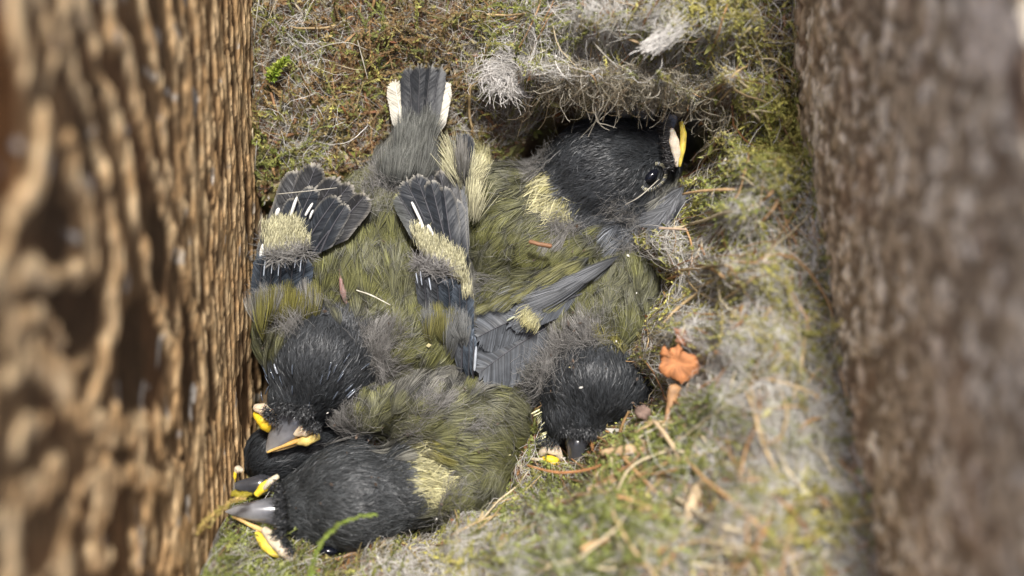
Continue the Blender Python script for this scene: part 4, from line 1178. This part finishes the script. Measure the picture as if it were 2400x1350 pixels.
# ---- nestling C: head down at the right, beak towards the front rim
Cb = Bird(
    blobs=[(1395,900,120,105,-10,.45,1.05), (1355,985,85,70,0,.15,.8), (1400,760,165,130,0,.1,1.2), (1440,650,140,120,0,-.1,1.2), (1490,900,60,90,0,.0,.8), (1240,860,80,90,0,-.15,.8)],
    paint=[(1395,890,118,'black',92,-15),(1360,980,110,'black',70),(1500,910,60,'black',60),(1440,670,130,'olive',100),(1480,770,80,'olive',70),(1350,700,70,'olive'),(1292,858,46,'down',36,-35),(1360,796,50,'down',24,-20),(1215,880,45,'grey',60),(1230,950,30,'slate',24),(1440,812,60,'oliveyellow',14),(1240,990,22,'olive',40),(1530,600,40,'down',50),(1560,720,40,'olive',80)],
    flow=[(1350,1040,0,-1),(1340,960,-.15,-1),(1400,900,.05,-1),(1480,880,.5,-1),(1310,900,-.6,-1),(1430,750,.05,-1),(1500,700,.1,-1),(1350,720,-.1,-1),(1280,850,-.5,-.9),(1220,880,-.8,-.6),(1450,620,.1,-1)],
    label='nestling tucked head down below the orange bark flake, dark beak against the nest rim', seed=23)
Cb.plumage(); Cb.under()
Cb.fuzz('cap_plumage', ['black', 'dark'], 2300, .19, M_CAP)
Cb.downy(800)
r = np.random.default_rng(8)
for (px, py, dx, dy, l, n, sp) in [(1285,872,-.7,-.7,.5,150,.7),(1325,824,-.4,-1,.5,120,.7),(1380,790,.1,-1,.5,120,.8),(1250,910,-1,-.4,.5,120,.8),(1400,740,.6,-1,.4,50,.5),(1540,690,.4,-1,.45,70,1.)]:
    Cb.tuft(px, py, dx, dy, l, n, 20, sp, h=(.05, .2))
Cb.finish_down()
bkc = loft_beak('beak', P(1354, 1012, .12), P(1346, 1112, .18), (0, .15, 1), .22, .30, Cb.root, (.05, .053, .062), (.10, .10, .11))
fat('gape_flange', px_list((1266,1066,.12), (1282,1052,.22), (1302,1056,.2), (1314,1076,.1)), [.05, .10, .10, .05], (.62, .53, .40), M_GAPE, bkc, flat=.8, label='cream gape flange')
fat('gape_flange', px_list((1264,1080,.14), (1280,1076,.26), (1302,1082,.26), (1314,1094,.14)), [.03, .07, .075, .03], YEL, M_GAPE, bkc, flat=.8, label='yellow gape flange')
S = Strands()
for i in range(30):
    t = i / 29; x = 1256 + 14 * math.sin(t * 3) + r.normal(0, 3); y = 960 + 75 * t
    quill(S, Cb.surf(x + 14, y, .10), Cb.surf(x - 6, y + 10, .16), r.uniform(.008, .015), (.60, .58, .35) if r.random() < .6 else (.05, .055, .06))
S.build('cheek_bristles', M_HORN, Cb.root, kind='stuff')

lores(Cb, 1315, 1005, 1400, 1010, .42, 0, 1, 22, 300)
lores(Cb, 1262, 1030, 1310, 1036, .30, -.2, 1, 14, 120)

# ---- nestling D: in front, head to the left, yellow nape
D = Bird(
    blobs=[(815,1175,150,128,8,1.05,1.3), (710,1195,85,90,0,.75,1.0), (965,1135,95,105,0,.75,1.1), (1080,1040,135,135,0,.45,1.2), (1000,950,130,90,-15,.25,.9), (1150,980,90,110,0,.15,1.0), (1080,1160,95,85,0,.55,1.0), (860,960,90,60,0,.05,.6)],
    paint=[(815,1165,148,'charcoal',118),(700,1185,85,'charcoal',90),(790,1280,110,'charcoal',46),(890,1240,55,'charcoal',60),(978,1074,26,'yellow',40,-30),(1008,1125,45,'yellow',54),(1012,1184,30,'yellow',36),(1005,1210,30,'olive',30),(1080,1060,90,'olive',90),(1150,980,80,'olive',80),(1050,1200,60,'olive',50),(960,1000,100,'olive',40,-20),(960,905,110,'grey',42,0),(1080,900,60,'grey',35),(860,960,45,'olive',50),(790,990,50,'down',40),(1010,960,40,'down',20,-20),(1120,1150,60,'olive',70),(900,1040,60,'grey',16),(985,1060,40,'oliveyellow',20)],
    flow=[(650,1190,1,0),(740,1180,1,-.1),(830,1150,1,-.05),(860,1240,1,.15),(920,1130,1,.05),(1000,1130,1,.05),(1080,1050,1,.05),(1080,1180,.7,-.8),(1150,1000,.8,.5),(960,1010,1,-.25),(950,920,.15,-1),(1060,900,.3,-1),(850,960,.1,-1),(790,990,-.3,-1),(870,1080,1,-.4)],
    label='front nestling with broad black cap and yellow nape, beak pointing at the grooved board', seed=24)
D.plumage(); D.under()
D.fuzz('cap_plumage', ['charcoal', 'black', 'dark'], 2300, .19, M_CAP, spread=.3)
D.fuzz('yellow_plumage', ['yellow'], 480, .40, M_BARB, w=.018, spread=.35)
D.downy(800)
r = np.random.default_rng(9)
for (px, py, dx, dy, l, n, sp) in [(1060,1165,.6,-.5,.45,90,.9),(1030,1200,.6,-.3,.45,80,.9),(790,985,-.2,-1,.5,180,1.0),(830,990,.1,-1,.5,120,.6),(1010,960,.8,-.6,.5,120,.6),(960,1010,1,-.2,.6,70,.4),(1100,1010,1,-.2,.55,60,.5),(760,1000,-.5,-.3,.4,120,1.2)]:
    D.tuft(px, py, dx, dy, l, n, 16, sp, h=(.05, .2))
D.finish_down()
bkd = loft_beak('beak', P(692, 1200, .22), P(530, 1198, .72), (.0, .25, 1), .30, .40, D.root, HORN0, (.42, .40, .38))
fat('beak_edge', px_list((545,1210,.62), (590,1232,.62), (625,1248,.66)), [.022, .038, .045], (.50, .32, .10), M_GAPE, bkd, flat=.7, col2=(.70, .48, .20))
fat('gape_flange', px_list((618,1240,.72), (640,1262,.86), (662,1286,.9), (688,1310,.8)), [.06, .115, .115, .08], (.64, .54, .40), M_GAPE, bkd, flat=.8, label='long cream gape flange')
fat('gape_flange', px_list((600,1248,.58), (618,1270,.68), (638,1290,.72), (662,1304,.66)), [.04, .10, .10, .05], (.82, .62, .08), M_GAPE, bkd, flat=.8, label='yellow gape flange on the rim side')
fat('gape_flange', px_list((600,1160,.70), (618,1142,.74), (630,1130,.70)), [.05, .085, .06], (.85, .62, .05), M_GAPE, bkd, flat=.8, label='yellow gape flange on the board side')
fat('gape_flange', px_list((618,1146,.80), (634,1128,.84), (652,1116,.80)), [.03, .055, .04], (.52, .46, .34), M_GAPE, bkd, flat=.8, label='cream gape flange on the board side')
lores(D, 662, 1165, 668, 1240, .95, -1, .1, 24, 340)
lores(D, 655, 1130, 665, 1170, .85, -1, .3, 16, 120)
lores(D, 650, 1245, 690, 1290, .9, -.8, .5, 22, 200)
eyeball(D, 772, 1278, 24, 11, 5, .10)

# ---- nestling E: underneath, head wedged in the corner, tail end sticking out at the far side
E = Bird(
    blobs=[(640,1070,85,75,-10,-.25,.9), (720,1060,90,70,0,-.35,.9), (850,930,150,110,-40,-.9,.7), (960,760,150,170,0,-1.2,.6), (1060,560,80,190,5,-.95,.7), (1095,420,48,110,0,-.35,.6)],
    paint=[(640,1060,110,'black',90),(740,1060,90,'black',60),(600,960,40,'dark',40),(1100,470,40,'yellow',90),(1130,400,30,'yellow',40),(1050,400,30,'yellow',50),(1085,380,22,'grey',60),(960,760,150,'olive')],
    flow=[(600,1100,.8,-.6),(660,1060,.8,-.6),(740,1070,1,-.35),(1090,400,.0,-1),(1120,400,.5,-1),(1050,380,-.5,-1),(1100,480,.1,-1)],
    label='half-hidden nestling wedged underneath, dark beak tip beside the grooved board', seed=25)
E.plumage(dens=7)
E.fuzz('cap_plumage', ['black', 'dark'], 900, .30, M_CAP)
E.fuzz('yellow_plumage', ['yellow'], 420, .55, M_BARB, w=.018, spread=.35, off=(.05, .22))
r = np.random.default_rng(10)
tl = wing_part(E, 'tail', 'short grey tail tuft with pale yellow fluff')
for (bx, by, tx, ty, w, kd) in [(1092,440,1076,318,.14,'oliveedge'),(1095,440,1092,315,.15,'slate'),(1090,440,1060,330,.10,'oliveedge')]:
    flight(tl, 'tail_feather', P(bx, by, .0), P(tx, ty, .15), w, kd, r, nb=28, arch=.08, tipfrac=2, fray=.06, splitp=.15)
YC = ((.20, .19, .13), (.56, .53, .33))
lores(E, 1068, 380, 1080, 440, .12, -.42, -1, 78, 240, sp=.16, dz=.10, col=YC, name='yellow_fluff', parent=tl)
lores(E, 1100, 440, 1112, 520, .12, .22, -1, 85, 260, sp=.14, dz=.10, col=YC, name='yellow_fluff', parent=tl)
lores(E, 1108, 400, 1114, 430, .16, .55, -.8, 42, 120, sp=.22, dz=.10, col=YC, name='yellow_fluff', parent=tl)
lores(E, 1076, 400, 1095, 420, .24, -.02, -1, 85, 160, sp=.09, dz=.04, col=((.05, .05, .045), (.16, .15, .13)), name='grey_fluff', parent=tl)
bke = loft_beak('beak', P(640, 1135, -.3), P(532, 1140, -.05), (.0, .2, 1), .20, .26, E.root, (.06, .062, .072), (.12, .12, .13))
fat('gape_flange', px_list((550,1108,-.04), (558,1100,.0), (568,1104,-.02)), [.04, .07, .04], (.52, .46, .34), M_GAPE, bke, flat=.8, label='cream gape flange')
fat('gape_flange', px_list((545,1130,-.04), (546,1116,.0), (551,1106,-.02)), [.05, .07, .04], YEL, M_GAPE, bke, flat=.8, label='yellow gape flange')


# ------------------------------------------------------------------ loose things lying on the nest
def stalk(name, pts, radii, col, label, cat, flat=1.0, mat=M_STRAW, col2=None, lumpy=.25, sides=8, n=16, group=None):
    o = fat(name, [P(*p) for p in pts], radii, col, mat, None, flat=flat, sides=sides, n=n, col2=col2, lumpy=lumpy)
    o['label'] = label; o['category'] = cat
    if group: o['group'] = group
    return o


def flake(name, outline, z, thick, col, label, cat, tilt=(0, 0), seed=1, curl=0.0):
    rg = np.random.default_rng(seed)
    pts = np.array([P(a, b, z) for a, b in outline]); c = pts.mean(0)
    # refine and roughen the torn edge
    ring = []
    for a, b in zip(pts, np.roll(pts, -1, 0)):
        for t in (0, .33, .66):
            ring.append(a * (1 - t) + b * t + rg.normal(0, .012, 3) * np.array([1, 1, .3]))
    ring = np.array(ring); n = len(ring)
    layers = []
    for s, dz in ((1.0, 0), (.97, thick), (.6, thick * 1.25), (.28, thick * 1.1)):
        q = c + (ring - c) * s
        q[:, 2] = z + dz + tilt[0] * (q[:, 0] - c[0]) + tilt[1] * (q[:, 1] - c[1]) + .05 * (vnoise(q[:, 0] * 3, q[:, 1] * 3, seed) - .5) + curl * ((q[:, 0] - c[0]) ** 2 * .8 + .3 * (q[:, 1] - c[1]) ** 2 * np.sign(q[:, 1] - c[1]))
        layers.append(q)
    V = np.vstack(layers + [c[None] + np.array([[0, 0, thick]]), c[None]])
    F = []
    for k in range(3):
        for j in range(n):
            F.append((k * n + j, k * n + (j + 1) % n, (k + 1) * n + (j + 1) % n, (k + 1) * n + j))
    for j in range(n):
        F.append((3 * n + j, 3 * n + (j + 1) % n, 4 * n)); F.append(((j + 1) % n, j, 4 * n + 1))
    me = bpy.data.meshes.new(name); me.from_pydata([tuple(map(float, v)) for v in V], [], F)
    me.polygons.foreach_set('use_smooth', np.ones(len(me.polygons), bool))
    at = me.color_attributes.new('Col', 'FLOAT_COLOR', 'POINT')
    c4 = np.ones((len(V), 4), np.float32); c4[:, :3] = np.array(col) * rg.normal(1, .22, (len(V), 1)); at.data.foreach_set('color', c4.ravel())
    me.update()
    o = link(name, me, M_FLAKE, None)
    o['label'] = label; o['category'] = cat
    return o


flake('bark_flake', [(1552,806),(1562,822),(1578,814),(1590,806),(1600,822),(1618,832),(1634,836),(1640,856),(1634,876),(1618,888),(1600,902),(1586,892),(1570,886),(1552,878),(1541,866),(1548,848),(1546,828)], 1.72, .05, (.42, .175, .07), 'bright orange torn bark flake beside the lowest right nestling', 'bark flake', tilt=(.10, .10), seed=3, curl=.45)
flake('bark_flake', [(1578,768),(1605,772),(1640,800),(1645,822),(1610,815),(1582,800)], 1.7, .03, (.30, .14, .075), 'brown curled bark scrap just behind the orange flake', 'bark flake', tilt=(-.2, .2), seed=4)
flake('seed_husk', [(1488,955),(1505,948),(1522,955),(1525,972),(1512,985),(1494,980),(1486,968)], 1.4, .10, (.17, .115, .09), 'dull pinkish brown rounded husk beside a black cap', 'husk', seed=5)
stalk('dry_stalk', [(1582,905,1.75),(1572,950,1.75),(1560,1000,1.8),(1540,1050,1.9),(1500,1100,2.0)], [.10, .07, .055, .055, .03], (.34, .19, .09), 'brown upright stalk carrying on below the orange flake', 'stalk', flat=.6)
stalk('dry_stalk', [(1410,1062,1.6),(1460,1055,1.75),(1510,1052,1.85),(1560,1052,2.0)], [.05, .085, .09, .06], (.46, .32, .18), 'thick pale tan stalk lying level in front of a beak', 'stalk', flat=.6)
stalk('rootlet', [(1235,1090,1.0),(1270,1100,1.15),(1320,1108,1.3),(1380,1100,1.45),(1420,1085,1.6)], [.012, .02, .024, .022, .012], (.36, .17, .07), 'thin reddish rootlet bowed beneath a dark beak', 'rootlet')
stalk('grass_stem', [(1530,985,2.0),(1560,1020,2.3),(1590,1070,2.5),(1603,1130,2.75),(1610,1200,3.0),(1612,1240,3.1)], [.03, .035, .045, .045, .04, .03], (.58, .44, .27), 'long bowed pale grass stem running down the front rim', 'grass stem')
stalk('leaf_sheath', [(1648,1115,2.9),(1635,1150,3.15),(1622,1190,3.3),(1612,1230,3.3)], [.04, .09, .10, .06], (.46, .35, .21), 'broad pale dry leaf sheath on the front rim', 'leaf sheath', flat=.3)
stalk('dry_stalk', [(1600,1250,3.3),(1650,1228,3.45),(1690,1195,3.5),(1720,1160,3.4)], [.05, .06, .055, .03], (.50, .32, .12), 'ochre stalk slanting upward from the front rim', 'stalk')
stalk('dry_stalk', [(1310,1340,3.2),(1345,1300,3.4),(1380,1280,3.45),(1430,1262,3.4)], [.06, .055, .05, .03], (.50, .31, .15), 'brown stalk slanting out of green moss', 'stalk')
stalk('straw', [(1900,925,2.6),(1912,970,2.8),(1915,1030,2.95),(1912,1080,3.0)], [.025, .04, .04, .03], (.62, .54, .38), 'pale straw beside the rough grey board', 'straw')
stalk('straw', [(1928,885,2.5),(1948,925,2.75),(1956,975,2.9),(1958,1030,2.95)], [.03, .045, .045, .04], (.68, .60, .46), 'thicker pale straw bent against the rough grey board', 'straw')
stalk('twig', [(1755,875,2.6),(1800,862,2.75),(1845,840,2.75),(1890,800,2.5)], [.07, .06, .05, .035], (.58, .47, .32), 'pale bone-coloured twig on the nest rim', 'twig', flat=.6)
stalk('dry_stalk', [(1718,745,2.3),(1765,778,2.5),(1810,805,2.5),(1850,828,2.4)], [.04, .06, .06, .04], (.50, .27, .11), 'rusty stalk in the moss of the rim', 'stalk')
stalk('leaf_sheath', [(1790,655,2.3),(1815,640,2.45),(1842,612,2.4)], [.03, .07, .03], (.62, .47, .27), 'small pale pointed dry leaf on the rim', 'leaf', flat=.35)
stalk('dry_stalk', [(1600,455,1.0),(1640,448,1.35),(1700,444,1.7),(1740,446,1.8)], [.02, .026, .026, .02], (.46, .31, .16), 'thin straight tan stalk over a grey wing', 'stalk')
stalk('dry_stalk', [(1545,535,.75),(1570,536,.85),(1610,538,.95)], [.02, .024, .018], (.42, .31, .22), 'short pinkish stalk end over a grey wing', 'stalk')
rg = np.random.default_rng(77)
sh = empty('moss_shoot', P(722, 1385, 2.2), 'soft green leafy shoot arching over a black cap', 'moss shoot')
S = Strands()
Q = np.array([catmull(px_list((722, 1385, 2.3), (736, 1310, 2.25), (770, 1250, 2.15), (820, 1218, 2.1), (882, 1206, 2.0)), 14) + rg.normal(0, .015, (14, 3)) for _ in range(4)])
moss_into(S, Q, rg, pick([(.26, .36, .05), (.32, .40, .08)], 4, rg), nl=44, ll=.085, lw=.03, splay=.7)
S.build('leafy_stem', M_MOSS, sh, smooth=False)
sh2 = empty('moss_shoot', P(425, 1285, 2.3), 'ochre mossy stem leaning on the front beak', 'moss shoot')
S = Strands()
Q = np.array([catmull(px_list((425, 1285, 2.4), (465, 1245, 2.1), (505, 1205, 1.7), (535, 1182, 1.4), (572, 1166, 1.2)), 14) + rg.normal(0, .03, (14, 3)) for _ in range(6)])
moss_into(S, Q, rg, pick([(.46, .32, .12), (.38, .30, .08)], 6, rg), nl=40, ll=.10, lw=.03, splay=.6)
S.build('leafy_stem', M_MOSS, sh2, smooth=False)
stalk('moss_shoot', [(545,1155,.95),(565,1160,1.0),(590,1158,1.0)], [.05, .06, .04], (.33, .27, .03), 'olive moss shoot tip between two beaks', 'moss shoot', mat=M_MOSS, lumpy=.6)
stalk('twig_fragment', [(1241,566,.42),(1262,572,.45),(1292,577,.42)], [.038, .036, .045], (.24, .125, .065), 'tiny reddish brown twig fragment on olive back feathers', 'twig', lumpy=.2)
stalk('feather_shaft', [(835,680,.45),(870,692,.5),(915,715,.48)], [.010, .013, .006], (.70, .66, .55), 'thin pale bristle lying across an olive back', 'bristle', lumpy=0, sides=5)

BARK = [([(750,60),(742,85),(728,112)], .05, (.30, .17, .075), 'tan bark strip slanting in the far corner by the grooved board'),
        ([(655,70),(640,88)], .045, (.34, .24, .15), 'short pale brown chip near the grooved board'),
        ([(848,205),(862,235),(876,280)], .04, (.24, .12, .055), 'reddish bark strip beside the raised tail'),
        ([(840,198),(868,192),(900,188)], .035, (.22, .12, .05), 'dark knobbly twig touching the raised tail'),
        ([(1000,52),(1045,42),(1090,30)], .05, (.34, .18, .08), 'long rusty bark strip behind the raised tail'),
        ([(1055,58),(1095,68),(1130,80),(1170,98)], .03, (.36, .25, .13), 'thin bent tan strip behind the raised tail'),
        ([(905,180),(920,160),(940,135)], .035, (.20, .10, .05), 'dark bark strip near the tip of the raised tail'),
        ([(1125,255),(1150,285),(1178,315)], .045, (.22, .11, .05), 'brown bark strip below the wool tuft'),
        ([(640,18),(665,12),(690,8)], .045, (.40, .24, .11), 'pale rusty strip in the far corner'),
        ([(612,270),(608,300),(610,330)], .03, (.30, .14, .06), 'reddish strip along the foot of the grooved board'),
        ([(725,312),(728,295),(735,270)], .03, (.26, .11, .05), 'small red-brown strip above a dark wing tip'),
        ([(915,90),(918,100),(930,102)], .04, (.36, .16, .08), 'small orange-brown chip behind the raised tail'),
        ([(1410,5),(1425,30),(1450,40)], .05, (.42, .25, .13), 'tan chip on the far rim'),
        ([(1462,92),(1490,100),(1520,112)], .045, (.52, .38, .22), 'pale tan chip beside the white down'),
        ([(1390,50),(1392,70),(1394,85)], .04, (.44, .22, .09), 'small orange chip on the far rim'),
        ([(1810,150),(1800,190),(1785,225)], .035, (.42, .27, .12), 'ochre stem on the far rim by the grey board'),
        ([(1840,20),(1842,45),(1838,60)], .04, (.46, .25, .11), 'small orange stem in the far corner by the grey board'),
        ([(1690,860),(1720,880),(1745,890)], .04, (.46, .30, .16), 'brown chip on the rim above the thick straws'),
        ([(1640,620),(1690,640),(1712,665)], .045, (.44, .27, .12), 'ochre stem on the rim beside a dark wing'),
        ([(1562,660),(1585,648),(1600,645)], .04, (.46, .24, .10), 'small orange stem end beside olive feathers'),
        ([(1380,1150),(1430,1135),(1480,1120)], .06, (.48, .32, .17), 'tan chip on the front rim below a beak'),
        ([(1330,1180),(1360,1165),(1390,1158)], .05, (.44, .28, .16), 'short brown chip on the front rim'),
        ([(1800,1180),(1840,1160),(1850,1120)], .05, (.46, .28, .13), 'curled brown stem on the front rim by the grey board'),
        ([(790,1310),(830,1300),(870,1318)], .06, (.50, .28, .12), 'orange-brown scrap under the front black cap'),
        ([(1930,1220),(1965,1235),(1990,1260)], .07, (.44, .22, .09), 'rusty scrap by the foot of the grey board')]
for k, (ln, rad, col, lab) in enumerate(BARK):
    rg = np.random.default_rng(100 + k)
    pts = []
    for (a, b) in ln:
        # find the nest surface under that spot
        z = 0.5
        for _ in range(12):
            q = P(a, b, z); z = .6 * z + .4 * float(hz(q[0:1], q[1:2])[0])
        pts.append(P(a, b, z + .16) + rg.normal(0, .02, 3))
    o = fat('bark_strip', pts, [rad * .45, rad * .7, rad * .35], tuple(np.array(col) * .8), M_STRAW, None, flat=.4, sides=7, n=12, lumpy=.45, col2=tuple(np.array(col) * .85))
    o['label'] = lab; o['category'] = 'bark strip'; o['group'] = 'bark strips and chips woven into the nest'

# long pale hairs standing clear of the nest
HAIRS = [([(606,0,.6),(600,50,.5),(596,95,.2)], 'long pale hair against the grooved board in the far corner'),
         ([(602,330,-.3),(599,365,-.4),(597,400,-.6)], 'pale hair at the foot of the grooved board'),
         ([(720,130,.1),(760,108,.3),(815,100,.35),(862,118,.2)], 'pale arched hair left of the raised tail'),
         ([(838,95,.2),(850,140,.3),(862,185,.2)], 'straight pale grass blade beside the raised tail'),
         ([(1890,0,1.5),(1905,70,1.5),(1905,150,1.4),(1893,235,1.2)], 'long grey hair hanging along the grey board'),
         ([(1868,10,1.6),(1880,70,1.7),(1888,150,1.6),(1890,215,1.3)], 'pale bent straw along the grey board'),
         ([(1365,60,1.4),(1400,110,1.7),(1450,160,1.8)], 'straight pale straw across the hairy lip'),
         ([(1395,250,.95),(1400,285,.85),(1420,292,.75),(1445,300,.6)], 'curled pale hair hanging over a black cap'),
         ([(1545,420,.55),(1500,460,.62),(1465,480,.5)], 'straight pale hair across the open eye'),
         ([(650,455,.45),(720,448,.5),(790,440,.45)], 'fine straight hair across dark wing tips')]
for pts, lab in HAIRS:
    o = fat('long_hair', [P(*p) for p in pts], [.008, .010, .006], (.48, .45, .38), M_HAIR, None, flat=1, sides=5, n=18)
    o['label'] = lab; o['category'] = 'hair'; o['group'] = 'long pale hairs'

# moss tuft, wool tuft, white down
rg = np.random.default_rng(41)
tuft = empty('moss_tuft', P(650, 165, -.35), 'bright fresh green moss sprig near the grooved board', 'moss')
S = Strands()
Q = []
for k in range(9):
    Q.append(catmull(px_list((632 + rg.normal(0, 4), 182 + rg.normal(0, 4), -.25), (645 + rg.normal(0, 5), 168 + rg.normal(0, 5), .0), (668 + rg.normal(0, 5), 138 + rg.normal(0, 6), .1)), 6))
moss_into(S, np.array(Q), rg, pick([(.34, .42, .06), (.22, .32, .04), (.46, .50, .12)], 9, rg), nl=34, ll=.15, lw=.055, splay=1.2)
S.build('sprig', M_MOSS, tuft, smooth=False)

wool = empty('wool_tuft', P(1205, 160, .3), 'oval pad of pale grey wool on the far rim', 'wool')
N = 1100; S = Strands()
a = rg.uniform(0, 2 * np.pi, N); rr = np.sqrt(rg.random(N))
px = 1200 + 60 * rr * np.cos(a) + 8 * rr * np.sin(a); py = 160 + 32 * rr * np.sin(a) + 14 * rr * np.cos(a)
base = np.array([P(x, y, .52 + .20 * (1 - q * q)) for x, y, q in zip(px, py, rr)]) + rg.normal(0, .03, (N, 3))
K = 9; L = rg.uniform(.2, .7, N); th = a[:, None] + np.pi / 2 + rg.normal(0, .8, N)[:, None] + np.cumsum(rg.normal(.15, .45, (N, K)), 1)
ds = (L / K)[:, None]
Q = np.stack([base[:, :1] + np.cumsum(np.cos(th) * ds, 1), base[:, 1:2] + np.cumsum(np.sin(th) * ds, 1), base[:, 2:] + rg.normal(0, .01, (N, K)).cumsum(1) - .05 * np.linspace(0, 1, K)[None] ** 2], -1)
S.ribbons(Q, np.full((N, K), .008), pick([(.46, .44, .41), (.36, .34, .31), (.55, .53, .50)], N, rg)[:, None], np.tile(UPZ, (N, 1)), rg.uniform(-.6, .6, N))
S.build('wool', M_HAIR, wool, kind='stuff')

dn = empty('white_down', P(1550, 90, 1.5), 'white downy feather lying on the far rim above the hairy lip', 'feather')
N = 260; S = Strands(); K = 6
st = np.array([P(1528 + rg.normal(0, 14), 112 + rg.normal(0, 9), 2.02 + rg.random() * .12) for _ in range(N)])
en = np.array([P(1605 + rg.normal(0, 16), 52 + rg.normal(0, 18), 2.25 + rg.random() * .2) for _ in range(N)])
f = rg.uniform(.35, 1, N)[:, None]; en = st + (en - st) * f
u = np.linspace(0, 1, K)[None, :, None]
Q = st[:, None] * (1 - u) + en[:, None] * u + rg.normal(0, .03, (N, K, 3)) * np.sin(np.pi * u)
S.ribbons(Q, np.full((N, K), .013) * np.array([1, 1, 1, .9, .7, .3]), pick([(.72, .70, .66), (.62, .60, .56)], N, rg)[:, None], np.tile(UPZ, (N, 1)), rg.uniform(-.5, .5, N))
S.build('barbs', M_DOWN, dn, kind='stuff')

# flakes of feather sheath and grit lying on the birds and wings
rg = np.random.default_rng(61); S = Strands(); V = []; C = []
for k in range(110):
    bd = [A, B, Cb, D][rg.integers(0, 4)]
    lo, hi = {id(A): ((620, 420), (1090, 960)), id(B): ((1120, 330), (1560, 720)), id(Cb): ((1280, 620), (1540, 980)), id(D): ((680, 920), (1180, 1230))}[id(bd)]
    c = bd.surf(rg.uniform(lo[0], hi[0]), rg.uniform(lo[1], hi[1]), .19)
    if abs(c[2]) > 3: continue
    d = nrm(np.append(rg.normal(0, 1, 2), rg.normal(0, .2))); sd = nrm(np.cross(d, UPZ)); l = rg.gamma(2.2, .009) + .010; w = l * rg.uniform(.3, .7)
    V.append([c - d * l, c + sd * w, c + d * l + UPZ * .01, c - sd * w])
    C.append([(.05, .035, .025), (.60, .58, .52), (.10, .07, .05), (.42, .38, .20)][rg.choice(4, p=[.55, .07, .33, .05])])
S.quads(np.array(V), np.array(C))
S.build('feather_flakes', M_ROOT, None, smooth=False, kind='stuff', label='dark and white flakes of feather sheath scattered on the nestlings', cat='flakes')
